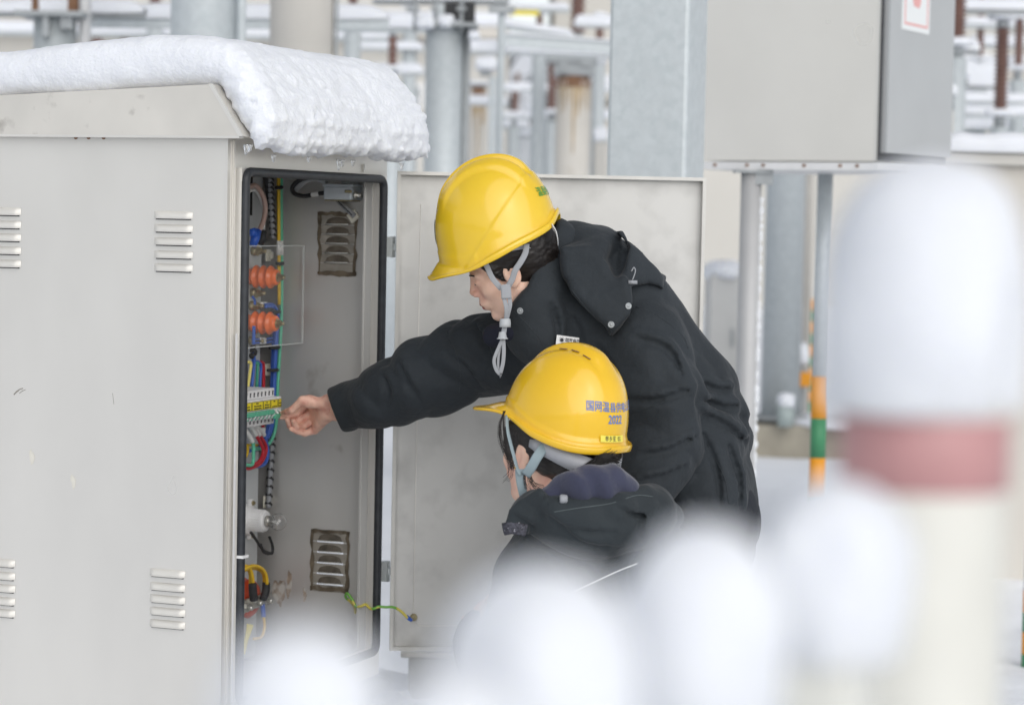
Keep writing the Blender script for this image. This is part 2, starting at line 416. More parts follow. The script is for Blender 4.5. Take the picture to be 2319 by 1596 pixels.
# --- far wall with two louvred vents cut right through
UW = UF - .012
def slots(corn, n, s0, s1, sh_):
    """corn: px corners of a vent seen on the inner far wall"""
    (xl, yt), (xr, yb) = corn; out = []
    A = CL(xl, yt, u=UW); B = CL(xr, yb, u=UW)
    v0, v1 = min(A[1], B[1]), max(A[1], B[1]); zt, zb = A[2], B[2]
    for k in range(n):
        zc = zt + (zb - zt) * (s0 + (s1 - s0) * k / (n - 1)); out.append((v0, v1, zc - sh_, zc + sh_))
    return (v0, v1, zb, zt), out
VU, SU = slots(((722, 480), (808, 626)), 5, .20, .80, .0010)
VL, SLo = slots(((705, 1197), (790, 1343)), 5, .19, .88, .0018)
holes = [(a + .016, c - .016, d, e) for a, c, d, e in SU + SLo]
vs_ = sorted({0.006, VBK - .005} | {h[0] for h in holes} | {h[1] for h in holes}); zs_ = sorted({ZB + .004, ZT - .004} | {h[2] for h in holes} | {h[3] for h in holes})
b = MB(); vid = [(UW, a, c) for a in vs_ for c in zs_]; fs = []
for i in range(len(vs_) - 1):
    for j in range(len(zs_) - 1):
        cv, cz = (vs_[i] + vs_[i + 1]) / 2, (zs_[j] + zs_[j + 1]) / 2
        if any(h[0] < cv < h[1] and h[2] < cz < h[3] for h in holes): continue
        n = len(zs_); fs.append((i * n + j, (i + 1) * n + j, (i + 1) * n + j + 1, i * n + j + 1))
b.add(vid, fs); cb(b, 'far_wall', M['inner_steel'])
def inner_vent(box, sl, lab):
    v0, v1, zb, zt = box
    f = MB()
    t = .007; jag = lambda: rng.uniform(-.003, .003)
    def strip(pa, pb, w, along):
        n = 9; L_ = []; R2 = []
        for k in range(n + 1):
            q = k / n; c = (pa[0] + (pb[0] - pa[0]) * q, pa[1] + (pb[1] - pa[1]) * q)
            if along == 'z': L_.append((c[0] - w / 2 + jag(), c[1])); R2.append((c[0] + w / 2 + jag(), c[1]))
            else: L_.append((c[0], c[1] - w / 2 + jag())); R2.append((c[0], c[1] + w / 2 + jag()))
        vs = [(UW - .0022, *p) for p in L_] + [(UW - .0022, *p) for p in R2]; m = n + 1
        f.add(vs, [(k, k + 1, m + k + 1, m + k) for k in range(n)])
    strip((v0 + .004, zb), (v0 + .004, zt), t, 'z'); strip((v1 - .004, zb), (v1 - .004, zt), t, 'z')
    strip((v0, zb + .006), (v1, zb + .006), .011, 'v'); strip((v0, zt - .004), (v1, zt - .004), t, 'v')
    p = cb(f, 'vent_frame', M['stain']); p['label'] = lab
    g_ = MB(); zz_ = [zb] + [q for s_ in sorted(sl, key=lambda s_: s_[2]) for q in (s_[2], s_[3])] + [zt]
    for k in range(0, len(zz_), 2): g_.add([(UW - .0008, v0 + .004, zz_[k]), (UW - .0008, v1 - .004, zz_[k]), (UW - .0008, v1 - .004, zz_[k + 1]), (UW - .0008, v0 + .004, zz_[k + 1])], [(0, 1, 2, 3)])
    cb(g_, 'vent_panel', M['vent_dark'], p)
    for (a, c, d, e) in sl:                                   # pressed slat: a shallow hood, dark brown, open below
        a += .018; c -= .018; n = 12; h = .017; vs = []; fs = []
        for k in range(n + 1):
            q = k / n; prof = math.sin(PI * q) ** .35 if 0 < q < 1 else 0
            vv = a + (c - a) * q
            for r in range(6):
                s = r / 5; vs.append((UW - .001 - .0045 * math.sin(s * PI * .55) * prof * (1 - .25 * s), vv, e + .0004 + h * prof * (1 - s)))
        for k in range(n):
            for r in range(5): fs.append((k * 6 + r, (k + 1) * 6 + r, (k + 1) * 6 + r + 1, k * 6 + r + 1))
        s_ = MB(); s_.add(vs, fs, True); cb(s_, 'slat', M['slat_brown'], p); s_ = MB(); s_.tube([(UW - .0052, a + .004, e + .0006), (UW - .0060, (a + c) / 2, e + .0004), (UW - .0052, c - .004, e + .0006)], .0011, 6); cb(s_, 'daylight_line', M['ferrule'], p)  # pale tube paints the thin line of daylight at the slot
b = MB(); b.box2((UW + .006, VU[0] - .01, VU[2] - .01), (UF, VU[1] + .01, VU[3] + .01)); cb(b, 'slot_blocker', M['steel'])  # added plate behind the upper slots, shuts out their daylight
inner_vent(VU, SU, 'upper inner vent with brown stained frame')
inner_vent(VL, SLo, 'lower inner vent with daylight through its slots')
# --- louvres pressed into the broad side panel
def louvre(x0, x1, ys, hpx, lab):
    b = MB(); d = MB()
    for y in ys:
        A = CL(x0, y, u=0); B = CL(x1, y + (x1 - x0) * .012, u=0); Cc = CL(x0, y + hpx, u=0)
        v0, v1 = A[1], B[1]; zt = (A[2] + B[2]) / 2; hh = A[2] - Cc[2]
        n = 14; vs = []; fs = []
        prof = [(0, 1.0), (.45, .90), (.80, .70), (1.0, .40), (1.0, .10), (.85, 0.0)]
        for k in range(n + 1):
            q = k / n; e = min(1, math.sin(PI * q) * 3.2) if 0 < k < n else 0
            e = e ** .6 if e > 0 else 0
            for (o_, z_) in prof: vs.append((-.0005 - .0085 * o_ * e, v0 + (v1 - v0) * q, zt - hh + hh * (z_ if e > 0 else z_ * .9 + .05)))
        m = len(prof)
        for k in range(n):
            for r in range(m - 1): fs.append((k * m + r, (k + 1) * m + r, (k + 1) * m + r + 1, k * m + r + 1))
        b.add(vs, fs, True)
        d.box2((-.0012, min(v0, v1) + .004, zt - hh - .0022), (-.0002, max(v0, v1) - .004, zt - hh + .0015))
    p = cb(b, 'louvre_vent', M['louvre']); p['label'] = lab
    cb(d, 'slot_gap', M['dark'], p)
louvre(350, 437, [478, 508, 537.5, 567.5, 597], 17, 'complete upper louvre vent of five slats')
louvre(-40, 48, [469.5, 499, 528, 557.5, 587], 17, 'upper louvre vent cut by the picture edge')
louvre(340, 420, [1288, 1319, 1347, 1375, 1403], 17, 'complete lower louvre vent of five slats')
louvre(-50, 35, [1263, 1292, 1320, 1349, 1376], 17, 'lower louvre vent cut by the picture edge')
for x in (172, 201, 235):
    b = MB(); c = CL(x, 311, u=0); b.lathe([(.0045, 0), (.0045, .0015), (.0025, .003), (.0005, .0034)], (-.0002, c[1], c[2]), (-1, 0, 0), 12); cb(b, 'rivet', M['rust'])
# scuffs and scratches on the panel
b = MB()
for (x0, y0, x1, y1, w_) in ((32, 893, 42, 884, .004), (38, 886, 52, 879, .003), (44, 890, 58, 882, .002), (255, 890, 258, 915, .0012)):
    b = MB(); a = CL(x0, y0, u=0); c = CL(x1, y1, u=0); b.tube([(-.0003, a[1], a[2]), (-.0003, (a[1] + c[1]) / 2, (a[2] + c[2]) / 2 + .001), (-.0003, c[1], c[2])], w_ / 3.2, 6); cb(b, 'scuff', M['vent_dark'])
def decal(px, py, rx, ry, m, name, u=-.0004, seed=0, wall=None):
    n = 26; rs = random.Random(seed); ph = [rs.uniform(0, 6.28) for _ in range(4)]
    uu = u if wall is None else wall; c = CL(px, py, u=uu); sx = abs(CL(px + rx, py, u=uu)[1] - c[1]); sz = abs(CL(px, py + ry, u=uu)[2] - c[2]); vs = [(uu, c[1], c[2])]
    for k in range(n):
        t = 2 * PI * k / n; r = 1 + .22 * math.sin(2 * t + ph[0]) + .16 * math.sin(3 * t + ph[1]) + .10 * math.sin(7 * t + ph[2]); vs.append((uu, c[1] + sx * r * math.cos(t), c[2] + sz * r * math.sin(t)))
    b = MB(); b.add(vs, [(0, 1 + k, 1 + (k + 1) % n) for k in range(n)]); cb(b, name, m)
m_sm = mat('smudge', (.745, .715, .64), .5, .3, var=.05); m_rs = mat('rust_stain', (.30, .235, .185), .8, var=.35, vscale=50, col2=(.52, .50, .47), c2scale=60, c2lo=.45, c2hi=.6)
decal(72, 1035, 5, 18, m_sm, 'smudge', seed=1); decal(166, 1090, 6, 14, m_sm, 'smudge', seed=2)
decal(632, 1340, 12, 34, m_rs, 'rust_stain', seed=4, wall=UW - .0009); decal(655, 1322, 7, 26, m_rs, 'rust_stain', seed=5, wall=UW - .0009); decal(690, 1345, 5, 14, m_rs, 'rust_stain', seed=6, wall=UW - .0009)
# --- plinth
b = MB(); b.box2((.05, .05, -.05), (UF - .05, VBK - .05, ZB)); cb(b, 'plinth', M['concrete'])
# --- roof
UR0, UR1 = -.028, UF + .03
pB = CL(550, 309, u=UR0); pT = CL(480, 191, u=UR0); pL = CL(0, 216, u=UR0)
sl_ = (pL[2] - pT[2]) / (pL[1] - pT[1]); vL = VBK + .03; zL = pT[2] + sl_ * (vL - pT[1])
poly = [(pB[1], pB[2]), (vL, pB[2]), (vL, zL), (pT[1], pT[2])]
b = MB(); b.prism(poly, 0, UR0, UR1); cb(b, 'roof', M['steel_roof'])
b = MB(); zz = pB[2]; b.box2((UR0 - .001, pB[1] + .008, zz - .004), (UR0 + .02, vL, zz + .0008)); 
q = [(pB[1] - .001, pB[2]), (pT[1] - .001, pT[2] + .001), (pT[1] + .008, pT[2] + .001), (pB[1] + .009, pB[2])]
b.prism(q, 0, UR0 - .0015, UR0 + .004)
cb(b, 'roof_trim', M['steel'])
# --- rubber seal
def rrect(u0, u1, z0, z1, r, v, n=6):
    out = []
    for (cu, cz, a0) in ((u1 - r, z1 - r, 0), (u0 + r, z1 - r, PI / 2), (u0 + r, z0 + r, PI), (u1 - r, z0 + r, 1.5 * PI)):
        for k in range(n + 1):
            a = a0 + PI / 2 * k / n; out.append((cu + r * math.cos(a), v, cz + r * math.sin(a)))
    return out
b = MB(); b.tube(rrect(UO0 - .004, UO1 + .004, ZO0 - .004, ZO1 + .004, .02, -.020), .0095, 10, closed=True); 
se = cb(b, 'door_seal', M['rubber'])
b = MB(); zj = CL(560, 1255, v=-.02)[2]; b.box2((UO0 - .017, -.0325, zj - .0028), (UO0 + .008, -.018, zj + .0028)); cb(b, 'seal_joint', M['white'], se)
a = CL(539, 755, v=-.02); b = MB(); b.box2((a[0] - .0035, -.0175, ZB + .02), (a[0] + .0035, -.0165, a[2])); cb(b, 'seal_tape', M['white'])

# --- mounting plate
VP = .2875
b = MB(); b.box2((.02, VP, ZB + .03), (UW - .05, VP + .003, ZT - .05)); cb(b, 'mounting_plate', M['plate'])
b = MB(); b.box2((.02, VP - .001, ZT - .16), (UW - .1, VP - .0002, ZT - .06)); cb(b, 'cable_opening', M['void'])

def hexbolt(b, base, ax, r=.008, L_=.012, stud=.010):
    ax = Vector(ax).normalized(); base = Vector(base)
    b.lathe([(r * 1.45, 0), (r * 1.45, .002), (r * 1.4, .0021)], base, ax, 16)
    b.lathe([(r * 1.12, .0022), (r * 1.12, .0022 + L_ * .7), (r, L_ * .75)], base, ax, 6, smooth=False)
    b.lathe([(r * .6, L_ * .6), (r * .6, L_ + stud), (r * .4, L_ + stud + .001)], base, ax, 12)
OUT = (0, -1, 0)
def insulator(px, py, R0):
    a = CL(px, py, v=VP); b = MB()
    prof = [(R0 * .72, 0)]
    for k in range(3):
        h0 = .008 + k * .0185
        prof += [(R0 * .66, h0), (R0 * .74, h0 + .003), (R0, h0 + .0075), (R0 * 1.0, h0 + .0095), (R0 * .78, h0 + .0135)]
    prof += [(R0 * .72, .063), (R0 * .70, .068), (R0 * .62, .0715), (R0 * .2, .0718)]
    b.lathe(prof, tuple(a), OUT, 32)
    p = cb(b, 'insulator', M['orange'])
    b = MB(); hexbolt(b, (a[0], a[1] - .071, a[2]), OUT, .0075, .012, .006); cb(b, 'bolt', M['brass'], p)
insulator(566, 626, .0262); insulator(564, 730, .0262)
for (x, y) in ((572, 568), (570, 663), (567, 692), (566, 771)):
    a = CL(x, y, v=VP); b = MB(); hexbolt(b, (a[0], a[1] - .012, a[2]), OUT, .008, .014, .008); b.lathe([(.011, 0), (.011, .012)], tuple(a), OUT, 14)
    cb(b, 'terminal_bolt', M['brass'])
# --- clear shield
A = CL(548, 558, v=.195); B = CL(687, 555, v=.195); D_ = CL(682, 772, v=.195)
b = MB(); b.prism([(.196, A[2]), (.196, D_[2] - .004), (.193, D_[2] - .004), (.193, A[2])], 0, A[0], B[0]); sh = cb(b, 'clear_shield', M['acrylic'])
b = MB(); z0, z1 = D_[2] - .004, A[2]; t = .0016
b.box2((B[0], .1925, z0), (B[0] + t, .1965, z1)); b.box2((A[0], .1925, z1), (B[0], .1965, z1 + t)); b.box2((A[0], .1925, z0 - t), (B[0], .1965, z0)); cb(b, 'shield_edge', M['acrylic_edge'], sh)

# --- wires: px paths on planes of constant v
def wire(pts, r, m, v=.25, name='wire', parent=CAB, n=6, vv=None):
    q = spline([CL(x, y, v=(v if vv is None else vv[i])) for i, (x, y) in enumerate(pts)], n)
    b = MB(); b.tube(q, r, 8); return cb(b, name, M[m], parent)
wire([(631, 396), (631, 470), (631.5, 560), (632, 690)], .0042, 'wire_yellow', name='cable')
wire([(637, 396), (637, 500), (638, 600), (637, 720), (633, 800), (629, 870), (626, 950), (618, 990), (600, 1012), (570, 1018)], .0042, 'wire_lgreen', name='cable')
for i, (dx, m) in enumerate(((0, 'wire_blue'), (5, 'wire_blue'), (-5, 'wire_blue'), (2.5, 'wire_blue'), (-2.5, 'wire_blue'))):
    s = wire([(600, 690 + i % 2 * 5), (618, 690 + i % 2 * 5), (628 + dx * .3, 706), (627 + dx, 735), (623 + dx, 790), (620 + dx, 870), (616 + dx, 940), (606 + dx, 985), (585, 1015), (560, 1022)], .0036, m, v=.252 + .004 * (i % 3), name='cable')
wire([(572, 672), (577, 680), (577, 690)], .003, 'wire_blue', .262)
for y in (768, 776): wire([(572, y), (600, y), (615, y - 2), (622, y + 6)], .003, 'wire_blue', .262)
for (x, y) in ((597, 688), (597, 694), (594, 768), (594, 775)):
    wire([(x - 6, y), (x, y), (x + 6, y)], .0045, 'ferrule', .2605, 'ferrule')
wire([(575, 738), (574, 800), (572, 830), (567, 900)], .0042, 'wire_blue', .255)
wire([(573, 790), (576, 822), (570, 880)], .0036, 'wire_blue', .25)
wire([(575, 818), (586, 820), (591, 832), (588, 880)], .0036, 'wire_blue', .255)
wire([(576, 823), (584, 822), (583, 834), (581, 880)], .0036, 'wire_green', .252)
wire([(585, 820), (594, 821), (597, 830), (597, 882)], .0038, 'wire_red', .258)
wire([(560, 820), (568, 822), (566, 845), (561, 880)], .0036, 'wire_paleyellow', .25)
# ties
for (x, y, w_) in ((622, 787, 18), (618, 838, 20), (625, 706, 16), (632, 425, 12), (634, 597, 13)):
    wire([(x - w_ * .55, y), (x, y + .5), (x + w_ * .55, y - .5)], .0042, 'dark', .243, 'cable_tie')
b = MB()
for (x, y) in ((572, 793), (575, 800), (570, 806), (577, 797), (573, 786)):
    c = CL(x, y, v=.25); b.box(c, (.012, .01, .010), Matrix.Rotation(rng.uniform(0, 3), 3, 'Y'), .002)
cb(b, 'terminal_clip', M['dark'])
# tie mounts
for (x, y) in ((605, 837), (607, 578), (602, 1135)):
    c = CL(x, y, v=VP - .004); b = MB(); b.box(c, (.024, .005, .028), None, .0015); b.box((c[0] + .004, c[1] - .006, c[2]), (.012, .008, .016), None, .001); cb(b, 'tie_mount', M['cream'])
for x in (631, 637):
    c = CL(x, 545, v=.25); d = CL(x, 578, v=.25); b = MB(); b.tube([c, d], .0052, 10); cb(b, 'marker_sleeve', M['ferrule'])
# spiral wrap conduit
def spiral(pts, r, v, turns):
    q = spline([CL(x, y, v=v) for x, y in pts], 10); b = MB(); b.tube(q, r, 10); p = cb(b, 'cable_wrap', M['wrap_grey'])
    b = MB(); L_ = len(q)
    for k in range(turns):
        i = (k + .5) / turns * (L_ - 1); i0 = int(i); i1 = min(i0 + 1, L_ - 1); c = q[i0] + (q[i1] - q[i0]) * (i - i0)
        b.box(c, (r * 2.1, r * 2.1, r * .9), Matrix.Rotation(.6, 3, 'Y'))
    cb(b, 'wrap_gap', M['dark'], p)
spiral([(612, 400), (613, 440), (616, 490), (619, 540)], .0062, .262, 11)
spiral([(617, 955), (616, 1010), (612, 1080), (608, 1150)], .0062, .272, 11)
wire([(600, 393), (606, 420), (611, 470)], .007, 'dark', .27, 'cable')
# hose at the top and taped end
wire([(563, 424), (580, 421), (596, 445), (601, 475), (595, 505), (587, 522)], .0058, 'wire_pink', .24, 'hose')
wire([(563, 433), (578, 430), (592, 452), (597, 480), (596, 520)], .0045, 'ferrule', .25, 'hose')
b = MB(); a = CL(583, 522, v=.24); c = CL(573, 556, v=.24); b.tube([a, (a + c) / 2, c], [.010, .011, .009], 8); cb(b, 'blue_tape', M['tape_blue'])
b = MB(); a = CL(570, 518, v=.245); c = CL(575, 535, v=.24); b.tube([a, c], .009, 8); cb(b, 'blue_tape', M['tape_blue'])
b = MB(); a = CL(595, 522, v=.25); c = CL(590, 552, v=.25); b.tube([a, (a + c) / 2 + np.array([.003, 0, 0]), c], [.008, .011, .008], 8); cb(b, 'black_tape', M['dark'])

# --- circuit breakers
VN, VS_ = .163, .181
zA, zB, zC, zD = [CL(637, y, v=VN)[2] for y in (902, 947, 0, 0)]
zt = CL(620, 878, v=VS_)[2]; zbm = CL(610, 960, v=VS_)[2]; zn1 = CL(637, 897, v=VN)[2]; zn0 = CL(636, 944, v=VN)[2]
zl1 = CL(637, 902, v=VN)[2]; zl0 = CL(637, 921, v=VN)[2]
uE = CL(637, 915, v=VN)[0]; u = uE
for npole, up in ((1, False), (2, False), (2, True), (3, True), (3, True)):
    wd = .018 * npole; u0, u1 = u - wd, u
    b = MB(); b.box2((u0 + .0003, VS_, zbm), (u1 - .0003, VP - .012, zt), .001); b.box2((u0 + .0003, VN, zn0), (u1 - .0003, VS_ + .002, zn1), .0015)
    p = cb(b, 'circuit_breaker', M['white'])
    b = MB(); b.box2((u0 + .0012, VN - .0008, zl0), (u1 - .0012, VN - .0002, zl1)); lb = cb(b, 'label', M['label_yellow'], p)
    b = MB(); h = zl1 - zl0
    for row, fr in enumerate((.80, .50, .2)):
        x = u0 + wd * (.38 if row == 0 else .2); x1 = u0 + wd * (.62 if row == 0 else .85)
        if row == 1 and npole == 2 and not up: continue
        while x < x1 - .001:
            l_ = rng.uniform(.0015, .003); b.box2((x, VN - .0014, zl0 + h * fr - h * .07), (x + l_, VN - .0010, zl0 + h * fr + h * .07 * rng.choice((1, 1, .4)))); x += l_ + .0007
    for (p0, p1) in (((u0 + .0012, zl0), (u1 - .0012, zl0 + .0008)), ((u0 + .0012, zl1 - .0008), (u1 - .0012, zl1)), ((u0 + .0012, zl0), (u0 + .002, zl1)), ((u1 - .002, zl0), (u1 - .0012, zl1))):
        b.box2((p0[0], VN - .0013, p0[1]), (p1[0], VN - .0009, p1[1]))
    cb(b, 'printing', M['ink'], lb)
    hn = zl0 - zn0
    b = MB(); zc = zl0 - hn * (.30 if up else .78)
    b.box2((u0 + .002, VN - .013, zc - .0055), (u1 - .002, VN - .004, zc + .0055), .002)
    for k in range(npole): b.box2((u0 + .018 * k + .005, VN - .006, zl0 - hn * .9), (u0 + .018 * k + .013, VN - .001, zl0 - hn * .25), .0015)
    cb(b, 'toggle', M['green_sw'], p)
    b = MB()
    for k in range(npole):
        uc = u0 + .018 * (k + .5); b.tube([(uc - .006, VN - .001, zl0 - hn * .2), (uc - .006, VN - .008, zl0 - hn * .5), (uc - .006, VN - .001, zl0 - hn * .95)], .0032, 8)
    cb(b, 'rocker', M['white'], p)
    b = MB()
    for k in range(npole):
        uc = u0 + .018 * (k + .55)
        for zz in (zt - .011, zbm + .010): b.box2((uc - .0022, VS_ - .0006, zz - .0045), (uc + .0022, VS_ + .001, zz + .0045)); b.box2((uc - .001, VS_ - .0007, zz + .002), (uc + .0035, VS_ + .001, zz + .0055))
    cb(b, 'terminal_hole', M['ink'], p)
    u = u0
# --- wires under the breakers
for (x0, y0, xa, ya, xb, yb, xe, ye, m, v_) in ((562, 958, 580, 985, 596, 1020, 562, 1052, 'wire_red', .225), (570, 958, 588, 985, 603, 1015, 566, 1060, 'wire_red', .23),
                                         (578, 962, 598, 985, 607, 1025, 578, 1056, 'wire_blue', .24), (556, 975, 572, 1000, 574, 1030, 556, 1052, 'wire_lgreen', .22)):
    wire([(x0, y0), (xa, ya), (xb, yb), ((xb + xe) / 2 + 6, (yb + ye) / 2 + 10), (xe, ye), (xe - 14, ye - 2)], .0042, m, v_)
    wire([(x0, y0), ((x0 + xa) / 2 + 1.5, (y0 + ya) / 2), (xa, ya)], .0055, 'ferrule', v_ - .003, 'marker_sleeve')
wire([(595, 960), (596, 975)], .0042, 'wire_red', .24); wire([(597, 968), (596, 980)], .005, 'ferrule', .237, 'marker_sleeve')
wire([(556, 1018), (560, 1008), (585, 1008)], .003, 'wire_yellow', .26); wire([(556, 1035), (561, 1022), (560, 1005)], .0036, 'wire_yellow', .24)
# --- lamp socket and bulb
a = CL(556, 1176, v=VP)
b = MB(); b.lathe([(.036, 0), (.036, .010), (.031, .016), (.026, .018), (.025, .050), (.023, .054), (.018, .0545)], tuple(a), OUT, 28)
for k in range(28):
    q = 2 * PI * k / 28; b.box((a[0] + .0252 * math.cos(q), a[1] - .034, a[2] + .0252 * math.sin(q)), (.0016, .028, .0016))
b.box((a[0] + .012, a[1] - .006, a[2] + .038), (.018, .012, .018), None, .004); b.box((a[0] + .012, a[1] - .006, a[2] - .038), (.018, .012, .018), None, .004)
so_ = cb(b, 'lamp_socket', M['white'])
b = MB(); hexbolt(b, (a[0] + .012, a[1] - .012, a[2] + .038), OUT, .004, .004, .002); hexbolt(b, (a[0] + .012, a[1] - .012, a[2] - .038), OUT, .004, .004, .002); cb(b, 'screw', M['brass'], so_)
b = MB(); b.lathe([(.013, .054), (.0132, .062), (.0128, .064)], tuple(a), OUT, 20); cb(b, 'bulb_cap', M['zinc'], so_)
b = MB(); prof = [(.0125, .0635), (.0135, .068)]
for k in range(13):
    q = -.95 + (PI / 2 + .95) * k / 12; prof.append((.0200 * math.cos(q), .0845 + .0200 * math.sin(q)))
prof[-1] = (.0005, .1046)
b.lathe(prof, tuple(a), OUT, 28); cb(b, 'light_bulb', M['glass'], so_, solid=.0007)
b = MB(); b.lathe([(.003, .064), (.003, .078), (.0015, .079)], tuple(a), OUT, 10); b.tube([(a[0] - .006, a[1] - .088, a[2]), (a[0], a[1] - .091, a[2] + .002), (a[0] + .006, a[1] - .088, a[2])], .0006, 6)
cb(b, 'filament', M['ferrule'], so_)
wire([(568, 1205), (580, 1222), (596, 1245), (606, 1250), (616, 1252), (617, 1235), (610, 1215)], .0034, 'dark', .235)
wire([(590, 1232), (597, 1248), (606, 1253), (612, 1252)], .0038, 'dark', .232)
# --- earth bar
for i in range(3): wire([(545, 1283 + 2 * i), (560, 1282 + 3 * i), (570 - 2 * i, 1297), (574 - 3 * i, 1325)], .0042, 'wire_yellow', .22 + .006 * i, 'earth_wire')
for i in range(3): wire([(548, 1292), (570, 1281 + 2.5 * i), (590 - 1.5 * i, 1285 + 2 * i), (602 - 2.5 * i, 1300), (605 - 3 * i, 1322)], .0042, 'wire_yellow', .215 + .006 * i, 'earth_wire')
wire([(572, 1322), (573, 1338), (575, 1358)], .010, 'dark', .215, 'heat_shrink'); wire([(603, 1318), (602, 1338), (596, 1356)], .0095, 'dark', .22, 'heat_shrink')
a = CL(538, 1352, v=VP); b = MB(); prof = [(.045, 0), (.048, .01), (.04, .022), (.046, .03), (.036, .042), (.02, .046)]; b.lathe(prof, tuple(a), OUT, 24); cb(b, 'insulator', M['red_ins'])
A = CL(545, 1375, v=.235); B = CL(600, 1354, v=.235); b = MB(); b.box2((A[0] - .25, .232, A[2] - .012), (B[0], .238, A[2] + .016), .001); bb = cb(b, 'busbar', M['zinc'])
for (x, y) in ((574, 1364), (597, 1359), (552, 1375)):
    a = CL(x, y, v=.232); b = MB(); hexbolt(b, tuple(a), OUT, .0095, .014, .008); cb(b, 'bolt', M['zinc'], bb)
wire([(594, 1368), (596, 1385), (597, 1395)], .006, 'tape_blue', .232, 'wire_lug'); wire([(597, 1395), (599, 1420), (592, 1442), (575, 1446)], .0036, 'wire_yellow', .232, 'earth_wire')
for k in range(4): wire([(562 + 3 * k, 1412 + k), (560 + 2 * k, 1430), (556 + k, 1450), (553, 1480)], .0034, 'wire_paleyellow', .22, 'earth_wire')
# --- switch box on the far wall
c = CL(776, 438, u=UW - .03); b = MB(); b.box((c[0], c[1], c[2]), (.058, .070, .030), None, .003); b.box((c[0], c[1] - .002, c[2] + .0175), (.062, .078, .005), None, .001)
sb = cb(b, 'switch_box', M['box_grey'])
b = MB(); b.box((c[0], c[1], c[2] - .0165), (.054, .066, .003), None, .001)
for (p, q) in ((-.031, -.024), (-.031, -.034), (.031, -.03)): b.lathe([(.0035, 0), (.0035, .004), (.001, .005)], (c[0] - .029, c[1] + q, c[2] + .004), (-1, 0, 0), 10)
cb(b, 'cover_screw', M['brass'], sb)
b = MB(); b.lathe([(.009, 0), (.009, .006), (.006, .007), (.006, .016), (.0045, .019)], (c[0] - .012, c[1] - .035, c[2] - .004), (0, -1, 0), 14); cb(b, 'plunger', M['zinc'], sb)
b = MB(); b.box((c[0] - .002, c[1] - .02, c[2] + .024), (.03, .03, .010)); b.box((c[0], c[1], ZT - .012), (.05, .12, .012)); b.box2((c[0] - .004, c[1] - .03, c[2] + .022), (c[0] + .004, c[1] - .01, ZT - .008)); cb(b, 'bracket', M['galv_dark'])
def wire_u(pts, r, m, us, name='cable', n=8):
    q = spline([CL(x, y, u=(us if not isinstance(us, (list, tuple)) else us[i])) for i, (x, y) in enumerate(pts)], n)
    b = MB(); b.tube(q, r, 9); return cb(b, name, M[m])
wire_u([(742, 436), (715, 440), (690, 444), (668, 439), (662, 425), (678, 408), (700, 402)], .0052, 'dark', UW - .03)
wire_u([(668, 432), (688, 412), (712, 404), (740, 412)], .007, 'grey_plastic', UW - .015)
wire_u([(706, 441), (714, 440), (722, 438.5)], .0058, 'ferrule', UW - .031, 'marker_sleeve')
q = [CL(764, 452, u=UW - .012), CL(784, 471, u=UW - .01), CL(803, 490, u=UW - .008)]
b = MB(); b.tube(q, .0062, 10); p = cb(b, 'cable_wrap', M['wrap_grey'])
b = MB()
for k in range(4): b.box(q[0] + (q[2] - q[0]) * (.2 + .2 * k), (.014, .0022, .014), Matrix.Rotation(-.75, 3, 'X'))
cb(b, 'wrap_gap', M['dark'], p)
c = CL(800, 490, u=UW - .004); b = MB(); b.box(c, (.005, .024, .024), Matrix.Rotation(.9, 3, 'X'), .001); cb(b, 'tie_mount', M['cream'])
# small tab above the opening
c = CL(824, 381, v=-.003); b = MB(); b.box(c, (.004, .003, .018), Matrix.Rotation(.15, 3, 'Y')); cb(b, 'metal_tab', M['ferrule'])

# --- hinges and open door (swung well past square, showing its inside)
CABM = MATRIX[CAB.name]
HX = P(891, 560, 5.56)
da = math.radians(5.0); DX = np.array([math.cos(da), math.sin(da), 0]); DN = np.array([math.sin(da), -math.cos(da), 0])  # along the door, towards the camera
zdt = zat(897, 388, 5.56); zdb = zat(880, 1478, 5.56); DWID = .714
def dpt(a, n, z): return np.array([HX[0], HX[1], 0]) + DX * a + DN * n + np.array([0, 0, z])
def dbox(b, a0, a1, n0, n1, z0, z1):
    vs = [dpt(a, n, z) for a in (a0, a1) for n in (n0, n1) for z in (z0, z1)]
    return b.add(vs, [(0, 1, 3, 2), (4, 6, 7, 5), (0, 4, 5, 1), (2, 3, 7, 6), (0, 2, 6, 4), (1, 5, 7, 3)])
a0 = .006
b = MB(); dbox(b, a0 + .008, a0 + DWID - .008, -.004, 0, zdb + .008, zdt - .008)
dr = b.build('door', M['steel_dirty'], CAB)
b = MB(); dbox(b, a0, a0 + .008, -.004, .022, zdb, zdt); dbox(b, a0 + DWID - .008, a0 + DWID, -.004, .022, zdb, zdt)
dbox(b, a0 + .008, a0 + DWID - .008, -.004, .022, zdt - .008, zdt); dbox(b, a0 + .008, a0 + DWID - .008, -.004, .022, zdb, zdb + .008)
b.build('door_flange', M['flange'], dr)
b = MB()   # glue line of a lost gasket
for off in (.055,):
    q = []
    for (ca, cz, s0) in ((a0 + DWID - off - .02, zdt - off - .02, 0), (a0 + off + .02, zdt - off - .02, PI / 2), (a0 + off + .02, zdb + off + .02, PI), (a0 + DWID - off - .02, zdb + off + .02, 1.5 * PI)):
        for k in range(5):
            t = s0 + PI / 2 * k / 4; q.append(dpt(ca + .02 * math.cos(t), .0003, cz + .02 * math.sin(t)))
    b.tube(q[9:16], .0009, 6)
b.build('gasket_groove', M['steel'], dr)
